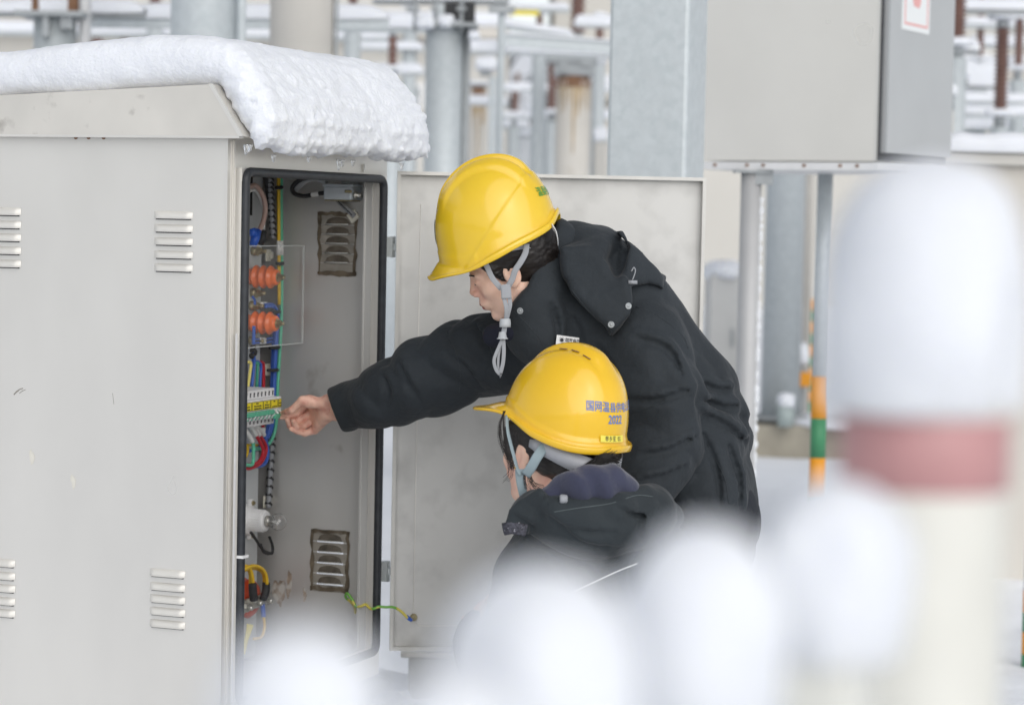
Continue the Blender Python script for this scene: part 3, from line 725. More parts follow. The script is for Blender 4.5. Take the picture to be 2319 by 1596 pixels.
for (y, ) in ((560,), (1308,)):
    z = zat(882, y, 5.5); b = MB()
    h = CL(880, y, v=-.006)
    hw = CABM @ Vector((UF + .012, -.012, z))
    for (z0, z1) in ((z + .008, z + .024), (z - .024, z - .008)):
        b.lathe([(.006, 0), (.006, z1 - z0)], (hw.x, hw.y, z0), (0, 0, 1), 12)
    dbox(b, -.012, a0 + .004, -.003, .003, z - .008, z + .008)
    b.box((hw.x - .006, hw.y, z), (.018, .02, .046), Matrix.Rotation(math.atan2(BV[1], BV[0]), 3, 'Z'))
    b.build('hinge', M['galv'], CAB)
# earthing stud, weld scar and earth wire
sx = .735e-3 * 0 ; st = dpt(a0 + S(935 - 880, 5.56), 0, zat(935, 1405, 5.56))
b = MB(); b.lathe([(.0085, 0), (.0085, .004)], tuple(st), tuple(DN), 14); b.lathe([(.0065, .004), (.0065, .010)], tuple(st), tuple(DN), 6, False); b.lathe([(.003, .010), (.003, .016)], tuple(st), tuple(DN), 10)
b.build('earthing_stud', M['brass'], dr)
ew = []
for (x, y, d) in ((805, 1392, 5.62), (803, 1375, 5.6), (795, 1363, 5.58), (783, 1352, 5.57), (786, 1343, 5.56), (797, 1356, 5.55), (806, 1372, 5.55), (818, 1372, 5.54), (828, 1368, 5.54), (838, 1377, 5.53), (848, 1377, 5.52), (858, 1373, 5.52), (874, 1374, 5.52), (890, 1374, 5.52), (905, 1381, 5.53), (917, 1392, 5.54), (925, 1400, 5.545)): ew.append(P(x, y, d))
b = MB(); b.tube(spline(ew, 6), .0032, 8); b.build('earth_wire', mat('wire_stripe', (.66, .56, .10), .4, var=.0, col2=(.16, .42, .07), c2scale=28, c2lo=.49, c2hi=.52), CAB)
b = MB(); b.tube([P(920, 1394, 5.545), P(926, 1400, 5.545), P(932, 1404, 5.55)], [.0042, .0045, .004], 8); b.build('wire_lug', M['tape_blue'], dr)

# ------------------------------------------------------------------ snow on the cabinet roof
def polysdf(x, y, poly):
    d = np.full(np.broadcast(x, y).shape, 1e9, np.float32); s = np.ones_like(d); n = len(poly)
    for i in range(n):
        a = np.array(poly[i]); c = np.array(poly[i - 1]); e = c - a
        wx, wy = x - a[0], y - a[1]; t = np.clip((wx * e[0] + wy * e[1]) / (e @ e), 0, 1)
        d = np.minimum(d, (wx - e[0] * t) ** 2 + (wy - e[1] * t) ** 2)
        c1 = y >= a[1]; c2 = y < c[1]; c3 = e[0] * wy > e[1] * wx
        fl = (c1 & c2 & c3) | (~c1 & ~c2 & ~c3); s = np.where(fl, -s, s)
    return np.sqrt(d) * s
def roof_snow():
    g = Grid((-.10, -.24, pB[2] - .11), (UR1 + .08, 1.62, pT[2] + .19), .0054)
    v, z = g.y[0], g.z[0]
    tp = .110
    top = [(pB[1] - .024, pB[2] - .026), (pB[1] - .046, pB[2] - .020), (pB[1] - .058, pB[2] - .004), (pB[1] - .057, pB[2] + .036), (pB[1] - .044, pB[2] + .075), (pT[1] - .075, pT[2] + .040), (pT[1] - .050, pT[2] + .072), (pT[1] - .012, pT[2] + .096), (pT[1] + .05, pT[2] + tp - .002), (pT[1] + .16, pT[2] + tp),
           (pT[1] + .5, pT[2] + sl_ * .5 + tp * .92), (1.56, zL + tp * .85), (1.58, zL + .03), (1.55, zL - .008)]
    bot = [(pT[1] + .002, pT[2] - .008), (pB[1] + .002, pB[2] - .002), (pB[1] - .012, pB[2] - .028)]
    d2 = polysdf(v, z, top + bot)[None]
    lo = UR0 + .002; hi = UR1 + .008
    du = np.maximum(lo - g.x, g.x - hi)
    d = smax(d2, du, .055)
    x, y, zz = g.p
    lump = .012 * np.abs(vnoise(x * 11, y * 22, zz * 22)) + .010 * np.abs(vnoise(x * 24 + 7, y * 46, zz * 46)) + .009 * np.abs(vnoise(x * 60, y * 100 + 3, zz * 100)) + .014 * vnoise(x * 6, y * 6, zz * 6 + 2)
    fringe = np.clip((pB[2] + .004 - zz) / .03, 0, 1); lump = lump + fringe * (.010 * vnoise(x * 40, y * 10, zz * 4) + .008 * vnoise(x * 90 + 4, y * 20, zz * 8))
    slope = np.clip((.10 - g.y + pT[1]) / .2, .30, 1.0)                     # the front overhang is lumpier than the top
    d = d - lump * slope * 1.15 + .007
    # ragged lower fringe
    d = np.minimum(d, 9)
    t = thing('roof_snow', 'thick lumpy slab of snow overhanging the steel cabinet roof', 'snow', tuple(CORG), math.atan2(BV[1], BV[0]))
    sdf_obj('snow_slab', g, d, M['snow'], t, world=False)
    for (px, L_) in ((557, .017), (566, .010), (620, .012), (768, .020), (776, .012), (800, .010), (910, .011), (563, .012), (700, .008)):
        c = CL(px, 338, v=pB[1] - .040); zt_ = pB[2] - (.018 if px < 600 else .034); b = MB()
        b.lathe([(.006, 0), (.0045, L_ * .5), (.003, L_ * .85), (.0034, L_), (.0012, L_ + .003)], (c[0], c[1], zt_), (0, 0, -1), 8); b.build('icicle', M['ice'], t, world=False)
roof_snow()

# ================================================================== PEOPLE
def axes(yaw, pitch, roll=0):
    yaw, pitch, roll = map(math.radians, (yaw, pitch, roll))
    f = np.array([-math.cos(pitch) * math.cos(yaw), math.cos(pitch) * math.sin(yaw), -math.sin(pitch)])
    l = np.cross([0, 0, 1.0], f); l /= np.linalg.norm(l); u = np.cross(f, l)
    return np.array([f, math.cos(roll) * l + math.sin(roll) * u, -math.sin(roll) * l + math.cos(roll) * u])
def loc(p, c, A):
    q = [p[i] - float(c[i]) for i in range(3)]
    return tuple(q[0] * float(A[k][0]) + q[1] * float(A[k][1]) + q[2] * float(A[k][2]) for k in range(3))
def head_sdf(q, s=1.0, neck=(-.045, 0, -.19)):
    q = tuple(c / s for c in q); x, y, z = q; ya = np.abs(y); qa = (x, ya, z)
    d = ell(q, (-.012, 0, .035), (.094, .074, .088))
    d = smin(d, ell(q, (.030, 0, -.038), (.058, .058, .078)), .03)
    d = smin(d, cone(qa, (-.004, .050, -.058), (.058, .012, -.103), .016, .015), .022)
    d = smin(d, ell(q, (.070, 0, -.100), (.016, .018, .014)), .016)
    d = smin(d, ell(qa, (.050, .040, -.026), (.026, .024, .022)), .022)      # cheek
    d = smin(d, cone(qa, (.082, .008, .012), (.069, .046, .010), .008, .008), .014)   # brow
    d = smax(d, -ell(qa, (.097, .032, -.006), (.012, .015, .010)), .012)     # socket
    d = smin(d, ell(q, (.076, 0, -.016), (.019, .020, .032)), .010)
    d = smin(d, ell(qa, (.073, .031, -.006), (.0135, .0155, .0115)), .004)   # lids
    d = smin(d, cone(q, (.086, 0, .000), (.1020, 0, -.029), .0065, .0088), .010)
    d = smin(d, ell(qa, (.094, .011, -.034), (.011, .0065, .0075)), .006)
    d = smin(d, ell(q, (.080, 0, -.062), (.020, .027, .018)), .014)          # muzzle
    d = smin(d, ell(q, (.091, 0, -.0620), (.0085, .019, .0046)), .005)
    d = smin(d, ell(q, (.089, 0, -.0722), (.0085, .016, .0054)), .005)
    d = smax(d, -ell(q, (.102, 0, -.0668), (.012, .024, .0012)), .003)
    # ear: rim, bowl and lobe
    e = ell(qa, (-.006, .0785, -.010), (.0195, .0070, .031)); e = smin(e, ell(qa, (.001, .076, -.034), (.0085, .005, .011)), .006)
    e = smax(e, -ell(qa, (-.001, .0900, -.010), (.0100, .0090, .0160)), .004)
    e = smin(e, ell(qa, (.008, .078, -.014), (.005, .004, .008)), .004)
    d = smin(d, e, .006)
    d = smin(d, cone(q, (-.022, 0, -.045), neck, .053, .056), .03)
    return d * s
def lipmark(o, c, A, s, root):
    o.data.materials.append(M['lip'])
    Mw = MATRIX[root.name]
    for p in o.data.polygons:
        w_ = np.array(Mw @ p.center); q = A @ (w_ - c) / s
        if q[0] > .074 and abs(q[1]) < .020 - .5 * abs(q[2] + .067) and -.0775 < q[2] < -.0575: p.material_index = 1
def join(a, b):
    """append the mesh of b to a (plain data, same parent)"""
    bm = bmesh.new(); bm.from_mesh(a.data); bm.from_mesh(b.data); bm.to_mesh(a.data); bm.free()
    me = b.data; bpy.data.objects.remove(b); bpy.data.meshes.remove(me)
def ribbon(b, px, D, wpx, nrm=None, th=.10, n=5):
    pts = spline([P(x, y, d) for (x, y), d in zip(px, D if isinstance(D, (list, tuple)) else [D] * len(px))], n)
    b.tube(pts, S(wpx / 2), 10, nrm=(fw_ if nrm is None else nrm), flat=th); return b
def J(px, py, D): return P(px, py, D)
def chain(p, pts, k=.03):
    """pts: (px,py,D,rpx)"""
    d = None
    for a, b in zip(pts[:-1], pts[1:]):
        c = cone(p, J(*a[:3]), J(*b[:3]), S(a[3], a[2]), S(b[3], b[2])); d = c if d is None else smin(d, c, k)
    return d
def plane_px(p, px, py, D, nx, ny):
    """signed distance to a plane through a point, normal given in picture directions"""
    c = P(px, py, D); n = R_ * nx - U_ * ny
    return (p[0] - float(c[0])) * float(n[0]) + (p[1] - float(c[1])) * float(n[1]) + (p[2] - float(c[2])) * float(n[2])
def surf(fun, px, py, d0=4.2, d1=5.8):
    Ds = np.linspace(d0, d1, 1600); pts = np.array([P(px, py, D) for D in Ds]); f = fun(tuple(pts[:, i] for i in range(3)))
    i = int(np.argmax(f < 0)) if (f < 0).any() else 0
    return Ds[i] if i > 0 else None
def on(fun, px, py, off=.001):
    D = surf(fun, px, py); p = P(px, py, D)
    e = .004; g = []
    for i in range(3):
        q = [np.array([c]) for c in p]; a = list(q); a[i] = a[i] + e; b_ = list(q); b_[i] = b_[i] - e
        g.append(float((fun(tuple(a)) - fun(tuple(b_)))[0]))
    n = np.array(g); n /= np.linalg.norm(n); return p + n * off, n
def grid_px(x0, y0, x1, y1, d0, d1, h):
    c = np.array([P(x, y, d) for x in (x0, x1) for y in (y0, y1) for d in (d0, d1)])
    return Grid(c.min(0), c.max(0), h)
def ss(a, b, x):
    t = np.clip((x - a) / (b - a), 0, 1); return t * t * (3 - 2 * t)

# ------------------------------------------------------------------ hard hats
def hard_hat(c, A, label, m, style, a=.128, bb=.108, h=.166, rim=None, brim=.035, droop=.4, pw=(2.15, 2.05)):
    t = thing('hard_hat', label, 'hard hat', tuple(c))
    A = np.array(A)
    rk = sorted(rim.items())
    def rimz(ph):
        d = abs(math.degrees((ph + PI) % (2 * PI) - PI))
        xs = [k for k, _ in rk]; ys = [v for _, v in rk]
        for i in range(len(xs) - 1):
            if d <= xs[i + 1]:
                q = (d - xs[i]) / (xs[i + 1] - xs[i])
                y0, y1 = ys[i], ys[i + 1]
                m0 = (ys[i + 1] - ys[i - 1]) / (xs[i + 1] - xs[i - 1]) * (xs[i + 1] - xs[i]) if i > 0 else 0
                m1 = (ys[i + 2] - ys[i]) / (xs[i + 2] - xs[i]) * (xs[i + 1] - xs[i]) if i + 2 < len(xs) else 0
                return (2 * q ** 3 - 3 * q * q + 1) * y0 + (q ** 3 - 2 * q * q + q) * m0 + (-2 * q ** 3 + 3 * q * q) * y1 + (q ** 3 - q * q) * m1
        return ys[-1]
    def dome(ph, z, off=0.0, detail=True):
        k = z / h
        cc = max(0.0, 1 - max(0, k) ** pw[0]) ** (1 / pw[1]) if k > 0 else 1 - .05 * k * 2.2
        x = a * math.cos(ph) * cc - .006 - .012 * max(0, k) ** 2; y = bb * math.sin(ph) * cc
        dz = 0.0; o = off
        if detail:
            ay = abs(y)
            def bump(v, c_, w_): return math.exp(-((v - c_) / w_) ** 4)
            top = float(ss(.38, .70, k))
            if style == 'v':
                fr = float(ss(.112, .080, x)) * float(ss(-.118, -.090, x)); k2 = float(ss(.45, .62, k))
                dz += k2 * fr * (.0095 * float(ss(.064, .058, ay)) - .0150 * bump(ay, .027, .0085))
                xl = .030 - (z + .016) * 1.055
                o += .0011 * math.tanh((xl - x) / .0016)
                if abs(math.degrees((ph + PI) % (2 * PI) - PI)) < 75: o += .0016 * float(ss(.012, .008, z - rimz(ph) - .022))
            else:
                dz += float(ss(.55, .85, k)) * (.0095 * bump(ay, 0, .022)) * float(ss(-.10, -.06, x)) + .0028 * float(ss(.25, .6, k)) * bump(ay, .050, .016)
                o += .0022 * float(ss(.022, .014, z - rimz(ph) - .006))
        r = math.hypot(x, y) + 1e-9
        return np.array([x * (1 + o / r), y * (1 + o / r), z + dz + (o * k if o else 0)])
    def W_(q): return c + q[0] * A[0] + q[1] * A[1] + q[2] * A[2]
    NP, NZ = 200, 74
    vs = []; fs = []; rows = None
    for i in range(NP):
        ph = 2 * PI * i / NP; zr = rimz(ph); dd = abs((ph + PI) % (2 * PI) - PI)
        e = np.array([math.cos(ph) * bb, math.sin(ph) * a, 0]); e /= np.linalg.norm(e)
        L_ = .0105 + (brim - .0105) * float(ss(1.25, .25, dd)); dr_ = droop * L_ * float(ss(1.25, .3, dd)); lip = .0085 * float(ss(1.0, 1.7, dd))
        col = []
        for k in range(24):                                   # inside, from the crown down
            q = k / 24; zz = h * .985 * math.cos(q * PI / 2) ** .8 + (zr) * (1 - math.cos(q * PI / 2) ** .8)
            p = dome(ph, zz, 0, False); s_ = 1 - .0035 / max(.004, math.hypot(p[0], p[1])); col.append(np.array([p[0] * s_, p[1] * s_, p[2] - .003]))
        b0 = dome(ph, zr + .001, 0, False)
        col += [b0 - e * .002 + np.array([0, 0, -.001]), b0 + e * (L_ * .5) + np.array([0, 0, -.0015 - dr_ * .42]), b0 + e * (L_ - .0015) + np.array([0, 0, -.0028 - dr_]), b0 + e * L_ + np.array([0, 0, -.001 - dr_]),
                b0 + e * (L_ + .0005) + np.array([0, 0, .0015 + lip * .8 - dr_]), b0 + e * (L_ - .0012) + np.array([0, 0, .0032 + lip - dr_]), b0 + e * (L_ - .0042) + np.array([0, 0, .0030 + lip * .8 - dr_])]
        for q in (.8, .6, .4, .2): 
            b1 = dome(ph, zr + .009 + lip * .5, 0); col.append(b0 * q + b1 * (1 - q) + e * ((L_ - .0045) * q) + np.array([0, 0, .0015 + lip * .7 * q - dr_ * q ** 1.3 - .004 * q * (1 - q)]))
        for k in range(NZ + 1):
            q = k / NZ; z0 = zr + .010 + lip * .5; zz = z0 + (h - z0) * math.sin(q * PI / 2) ** 1.0 if q < 1 else h
            col.append(dome(ph, zz))
        if rows is None: rows = len(col)
        vs += [W_(p) for p in col]
    for i in range(NP):
        j = (i + 1) % NP
        for k in range(rows - 1): fs.append((i * rows + k, j * rows + k, j * rows + k + 1, i * rows + k + 1))
    b = MB(); b.add(vs, fs, True); b.build('shell', m, t)
    def wrap(vs2, fs2, ph0, z0, name, mm, off=.0012, parent=t, lbl=None, sc=1.0):
        o = []
        for v in vs2:
            zz = z0 + v[1]; p = dome(ph0, zz, 0); rad = math.hypot(p[0], p[1])
            o.append(W_(dome(ph0 + v[0] / rad, zz, off)))
        b = MB(); b.add(o, fs2); q = b.build(name, mm, parent); 
        if lbl: q['label'] = lbl
        return q
    def strip(ph0, ph1, z_of, hgt, ra, rb, name, mm, th=.0016, n=26, x0=-.010):
        pts_o = []; vs = []; fs = []
        for i in range(n + 1):
            ph = ph0 + (ph1 - ph0) * i / n; zc = z_of(ph); hh = hgt(ph) if callable(hgt) else hgt
            for (rr, zz) in ((0, hh / 2), (th, hh / 2), (th, -hh / 2), (0, -hh / 2)):
                vs.append(W_(np.array([(ra + rr) * math.cos(ph) + x0, (rb + rr) * math.sin(ph), zc + zz])))
        for i in range(n):
            for k in range(4): fs.append((i * 4 + k, i * 4 + (k + 1) % 4, i * 4 + 4 + (k + 1) % 4, i * 4 + 4 + k))
        fs += [(3, 2, 1, 0), tuple(n * 4 + k for k in range(4))]
        b = MB(); b.add(vs, fs, True); return b.build(name, mm, t)
    return t, dome, W_, wrap, strip

# ================= the standing woman bending in to the cabinet
HA = axes(6, 25, -12); HC = P(1151, 596, 5.005); HS = .90
hatA = axes(9, 15, -2); hatC = P(1121, 542, 5.0)
base1 = P(1620, 1150, 5.1); W1 = thing('person', 'woman in black padded jacket bending over with one arm stretched into the cabinet', 'person', (float(base1[0]), float(base1[1]), 0))
# --- body: head, neck, reaching hand, and the figure under the clothes
def A_loc(w_, c, A): return tuple(np.array(A) @ (np.array(w_) - c) / HS)
g = grid_px(1020, 470, 1300, 760, 4.86, 5.16, .0021)
d = head_sdf(loc(g.p, HC, HA), HS, A_loc(J(1235, 668, 5.05), HC, HA))
body1 = sdf_obj('body', g, d, M['skin'], W1); lipmark(body1, HC, HA, HS, W1)
body1.data.materials.append(M['skin_hand'])
g = grid_px(616, 872, 800, 1004, 5.32, 5.50, .0013)
p = g.p; K = .006
palm = chain(p, [(790, 906, 5.37, 16), (742, 907, 5.385, 15)], K)
palm = smin(palm, chain(p, [(800, 938, 5.37, 17), (742, 936, 5.395, 16)], K), .02)
palm = smin(palm, chain(p, [(738, 918, 5.405, 16), (694, 909, 5.445, 11)], K), .012)      # index metacarpal
palm = smin(palm, chain(p, [(738, 926, 5.41, 15), (705, 931, 5.458, 11)], K), .012)
palm = smin(palm, chain(p, [(738, 934, 5.41, 15), (707, 952, 5.458, 10.5)], K), .012)
palm = smin(palm, chain(p, [(738, 942, 5.405, 15), (713, 974, 5.445, 9.5)], K), .012)
thenar = chain(p, [(733, 914, 5.385, 14), (700, 909, 5.388, 12.5), (685, 907, 5.382, 10)], .012)
palm = smin(palm, thenar, .007)
thumb = chain(p, [(685, 907, 5.382, 10), (660, 928, 5.388, 7.6), (650, 932, 5.40, 6.8), (639, 934.5, 5.418, 5.0)], .004)
fing = [chain(p, [(696, 911, 5.446, 9.5), (671, 938, 5.445, 8.2), (652, 944.5, 5.438, 6.8), (636, 944.5, 5.428, 5.2)], .003),
        chain(p, [(706, 932, 5.455, 9.5), (672, 955, 5.448, 8), (657, 964, 5.428, 7), (650.5, 950, 5.415, 5.8)], .003),
        chain(p, [(708, 953, 5.455, 9), (683, 967, 5.445, 7.8), (671, 968, 5.424, 6.8), (664.5, 953, 5.41, 5.8)], .003),
        chain(p, [(714, 974, 5.446, 8.6), (690, 981, 5.440, 7.2), (673, 976.5, 5.428, 6.4), (659, 971, 5.418, 5.2)], .003)]
palm = smin(palm, chain(p, [(694, 928, 5.464, 9), (700, 948, 5.466, 9), (702, 967, 5.462, 8)], K), .008)
d = smin(palm, thumb, .005)
for f_ in fing: d = np.minimum(d, smin(palm, f_, .0045)) if False else smin(d, f_, .0012)
hand = sdf_obj('hand', g, d, M['skin_hand'], W1); hand.data.materials.clear()
for m_ in ('skin', 'lip', 'skin_hand'): hand.data.materials.append(M[m_])
for q_ in hand.data.polygons: q_.material_index = 2
join(body1, hand)
def simple_hand(body, wrist, knuckle, W_root, spread, curl, Dr=.09):
    """a relaxed hand: palm and five curved fingers"""
    wr, kn = np.array(wrist), np.array(knuckle); ax_ = kn - wr; L_ = np.linalg.norm(ax_); ax_ /= L_
    sp = np.array(spread, float); sp -= ax_ * (sp @ ax_); sp /= np.linalg.norm(sp); cu = np.array(curl, float); cu -= ax_ * (cu @ ax_); cu /= np.linalg.norm(cu)
    c = np.array([wr - .06, wr + .06, kn - .12, kn + .12]); g = Grid(c.min(0), c.max(0), .003); p = g.p
    d = None
    for i, (s_, ln) in enumerate(((-.030, .062), (-.010, .072), (.010, .068), (.029, .052))):
        m0 = wr + sp * s_ * .5; m1 = kn + sp * s_; m2 = m1 + ax_ * ln * .5 + cu * ln * .18; m3 = m2 + ax_ * ln * .28 + cu * ln * .3
        e = smin(cone(p, m0, m1, .014, .0105), smin(cone(p, m1, m2, .0095, .0085), cone(p, m2, m3, .0082, .0065), .004), .005); d = e if d is None else smin(d, e, .004)
    th = [wr + sp * -.02 + ax_ * .02, wr + sp * -.045 + ax_ * .055 + cu * .01, wr + sp * -.050 + ax_ * .09 + cu * .02]
    d = smin(d, smin(cone(p, th[0], th[1], .014, .011), cone(p, th[1], th[2], .010, .0075), .004), .006)
    d = smin(d, cone(p, wr - ax_ * .06, wr, .027, .025), .02)
    o = sdf_obj('hand', g, d, M['skin_hand'], W_root); o.data.materials.clear()
    for m_ in ('skin', 'lip', 'skin_hand'): o.data.materials.append(M[m_])
    for q_ in o.data.polygons: q_.material_index = 2
    join(body, o)
def limbs(body, W_root, segs, h=.014):
    pts = np.array([q for s_ in segs for q in (s_[0], s_[1])]); g = Grid(pts.min(0) - .14, pts.max(0) + .14, h); d = None
    for (a_, b_, ra, rb) in segs: c = cone(g.p, a_, b_, ra, rb); d = c if d is None else smin(d, c, .05)
    o = sdf_obj('trunk', g, d, M['skin'], W_root); join(body, o)
hipz = P(1605, 1165, 5.12); hip1 = np.array([hipz[0], hipz[1], hipz[2]])
sh_far, sh_near, neckb = J(1180, 790, 5.17), J(1470, 780, 4.98), J(1290, 660, 5.05)
kneeA = hip1 + np.array([-.10, -.13, -.36]); kneeB = hip1 + np.array([-.12, .12, -.36])
footA = np.array([hip1[0] + .03, kneeA[1] - .02, .09]); footB = np.array([hip1[0] + .05, kneeB[1] + .02, .09])
elb = J(905, 885, 5.27); elbn = J(1498, 1010, 4.95); wrn = J(1425, 1190, 4.84)
limbs(body1, W1, [(J(1330, 720, 5.07), hip1, .07, .09), (J(1300, 720, 5.09), sh_far, .05, .05), (J(1380, 740, 5.07), sh_near, .05, .05), (sh_far, elb, .045, .038), (elb, J(770, 922, 5.37), .036, .026), (sh_near, elbn, .045, .038), (elbn, wrn, .036, .026),
                  (hip1 + np.array([0, -.07, 0]), kneeA, .075, .05), (hip1 + np.array([0, .07, 0]), kneeB, .075, .05), (kneeA, footA, .05, .036), (kneeB, footB, .05, .036)])
simple_hand(body1, wrn + np.array([-.02, -.015, -.05]), wrn + np.array([-.05, -.03, -.11]), W1, (0, 1, 0), (1, 0, -.4))
# lashes and eyebrow
def HL(q, c=HC, A=HA, s=HS): return c + (q[0] * A[0] + q[1] * A[1] + q[2] * A[2]) * s
b = MB()
b.tube(spline([HL((.0868, .022, -.0085)), HL((.0872, .030, -.0098)), HL((.0815, .041, -.0090))], 4), .0009, 6)
b.tube(spline([HL((.0915, .016, .0125)), HL((.089, .030, .0155)), HL((.078, .045, .012))], 4), .0015, 6)
b.build('eyelash', M['hair'], W1)
# --- hair
g = grid_px(1040, 480, 1290, 680, 4.88, 5.14, .0028)
q = loc(g.p, HC, HA)
hd = ell(q, (-.020, 0, .032), (.100, .0805, .096))
hd = smin(hd, cone(q, (-.055, 0, -.01), (-.085, 0, -.085), .052, .040), .03)
hd = smin(hd, cone((q[0], np.abs(q[1]), q[2]), (.034, .062, .02), (.018, .068, -.040), .016, .005), .014)
hd = smax(hd, q[0] * .80 - q[2] * .60 - .026, .01)
hd = smax(hd, -ell((q[0], np.abs(q[1]), q[2]), (-.009, .086, -.026), (.017, .02, .026)), .004)
hd = hd + .003 * vnoise(q[0] * 50, q[1] * 220, q[2] * 260)
sdf_obj('hair', g, hd, M['hair'], W1)
# --- jacket
def creases(fun, lines, r=7, lift=9):
    out = []
    for ln in lines:
        pts = [tuple(q) for q in spline(ln, 3)]; q3 = []
        for i, (x, y) in enumerate(pts):
            D = surf(fun, x, y)
            if D is None: continue
            e = math.sin(PI * (i + .35) / (len(pts) - .3)); q3.append((x, y, D, r * (.25 + .75 * e)))
        if len(q3) > 1: out.append(q3)
    return out
def pinch(p, d, lines, k=.014, g=None):
    """press creases in and raise the cloth beside them (only near each line)"""
    for q3 in lines:
        up = chain(p, [(x + 5, y - 9, D + .004, r * 1.3) for x, y, D, r in q3], .01)
        d = smin(d, up, k * 1.6)
        cut = chain(p, [(x, y, D - .002, r * .8) for x, y, D, r in q3], .008)
        d = smax(d, -cut, k)
    return d
def folds(p, A1, freq, dirv, seed=0.0):
    """long soft creases running across dirv"""
    u = p[0] * dirv[0] + p[1] * dirv[1] + p[2] * dirv[2]
    n = vnoise(p[0] * 7 + seed, p[1] * 7, p[2] * 7)
    w_ = np.abs(np.sin((u * freq + n * 10 + seed) * .5)) ** .75; return 1.9 * A1 * (1 - 2 * w_)
def jacket1(p, detail=False):
    t = chain(p, [(1400, 722, 5.07, 132), (1545, 925, 5.10, 124), (1580, 1060, 5.12, 106), (1594, 1170, 5.12, 100), (1598, 1240, 5.12, 102)], .06)
    t = smin(t, chain(p, [(1265, 745, 5.06, 95), (1390, 930, 5.06, 128)], .05), .06)
    t = smin(t, chain(p, [(1566, 990, 5.05, 104), (1588, 1140, 5.03, 94), (1592, 1250, 5.03, 96)], .04), .04); t = smin(t, chain(p, [(1566, 990, 5.16, 104), (1588, 1140, 5.20, 92), (1592, 1250, 5.20, 92)], .04), .04)
    waist = (1 - np.minimum(1, np.abs(plane_px(p, 1590, 905, 5.1, -.42, .91)) / S(26)))
    t = t + .010 * waist ** 2
    farm = chain(p, [(1185, 788, 5.17, 96), (1062, 812, 5.22, 85), (962, 856, 5.25, 82), (882, 893, 5.29, 68), (778, 923, 5.36, 47), (735, 934, 5.39, 45)], .03)
    farm = smax(farm, plane_px(p, 757, 928, 5.37, -.935, .355), .006)
    inner = cone(p, J(800, 918, 5.35), J(735, 930, 5.40), S(39, 5.37), S(39, 5.37))
    farm = smax(farm, -smax(inner, -plane_px(p, 790, 920, 5.37, -.935, .355), .004), .004)
    narm = chain(p, [(1462, 775, 4.99, 96), (1500, 900, 4.95, 86), (1500, 1015, 4.94, 82), (1425, 1185, 4.84, 56)], .03)
    d = smin(t, farm, .045); 
    col = chain(p, [(1252, 560, 5.02, 66), (1210, 690, 4.995, 64), (1215, 760, 5.0, 70)], .03)
    col = smax(col, plane_px(p, 1194, 642, 5.0, -.897, -.44), .006)
    neck = cone(p, HC + (HA[0] * -.03 + HA[2] * -.03), J(1228, 668, 5.03), .054, .054)
    d = smin(d, col, .03)
    d = smax(d, -smax(neck, -plane_px(p, 1215, 655, 5.0, -.897, -.44), .01), .008)
    d = smin(d, narm, .012)
    if detail:
        cuffm = np.clip(-plane_px(p, 757, 928, 5.37, -.935, .355) / .05, 0, 1); m1 = np.clip(1 - np.maximum(farm, 0) / .05, 0, 1) * cuffm; d0_ = d; m2 = np.clip(1 - np.maximum(narm, 0) / .04, 0, 1); m3 = np.clip(1 - m1 - m2, 0, 1)
        d = d + m1 * folds(p, .0046, 70, (.75, 0, .65), 1.0) * (.4 + 1.2 * np.abs(vnoise(p[0] * 9, p[1] * 9, p[2] * 9))) 
        d = d + m2 * folds(p, .0030, 55, (.45, .2, .85), 2.0) * (.3 + 1.5 * np.abs(vnoise(p[0] * 8 + 5, p[1] * 8, p[2] * 8)))
        d = d + m3 * folds(p, .0048, 52, (.5, .1, .8), 3.0) * (.3 + 1.6 * np.abs(vnoise(p[0] * 6 + 9, p[1] * 6, p[2] * 6)))
        d = d + .010 * vnoise(p[0] * 9, p[1] * 9, p[2] * 9) + .005 * vnoise(p[0] * 22, p[1] * 22, p[2] * 22)
        near_c = np.clip(1 - np.maximum(farm, 0) / .05, 0, 1) * (1 - cuffm); d = d * (1 - near_c) + d0_ * near_c
        # radiating gathers at the waist tie and elbow
        wv = np.clip(1 - np.abs(plane_px(p, 1590, 905, 5.1, -.42, .91)) / S(70), 0, 1)
        d = d + wv * .006 * np.sin((p[1] * 60 + p[0] * 55) + 6 * vnoise(p[0] * 12, p[1] * 12, p[2] * 12))
    return d
g = grid_px(718, 470, 1745, 1300, 4.72, 5.42, .0062)
CR1 = creases(jacket1, [[(1078, 738), (1104, 790), (1120, 840)], [(1010, 800), (1050, 830), (1090, 880)], [(905, 822), (925, 870), (960, 925)], [(868, 850), (880, 885), (868, 925)],
    [(1440, 765), (1510, 790), (1545, 850)], [(1425, 905), (1495, 905), (1565, 880)], [(1450, 1030), (1520, 1020), (1572, 985)], [(1440, 1090), (1500, 1080), (1548, 1055)],
    [(1592, 868), (1625, 885), (1652, 880)], [(1592, 905), (1640, 925), (1668, 918)], [(1588, 935), (1645, 965), (1688, 1000)], [(1592, 985), (1622, 1060), (1630, 1140)], [(1650, 1010), (1672, 1080), (1676, 1160)], [(1250, 690), (1262, 740), (1258, 790)], [(1300, 720), (1318, 770), (1322, 820)], [(1360, 790), (1400, 850), (1415, 910)]])
jk1 = lambda p: pinch(p, jacket1(p, True), CR1)
sdf_obj('jacket', g, jk1(g.p), M['jacket'], W1)
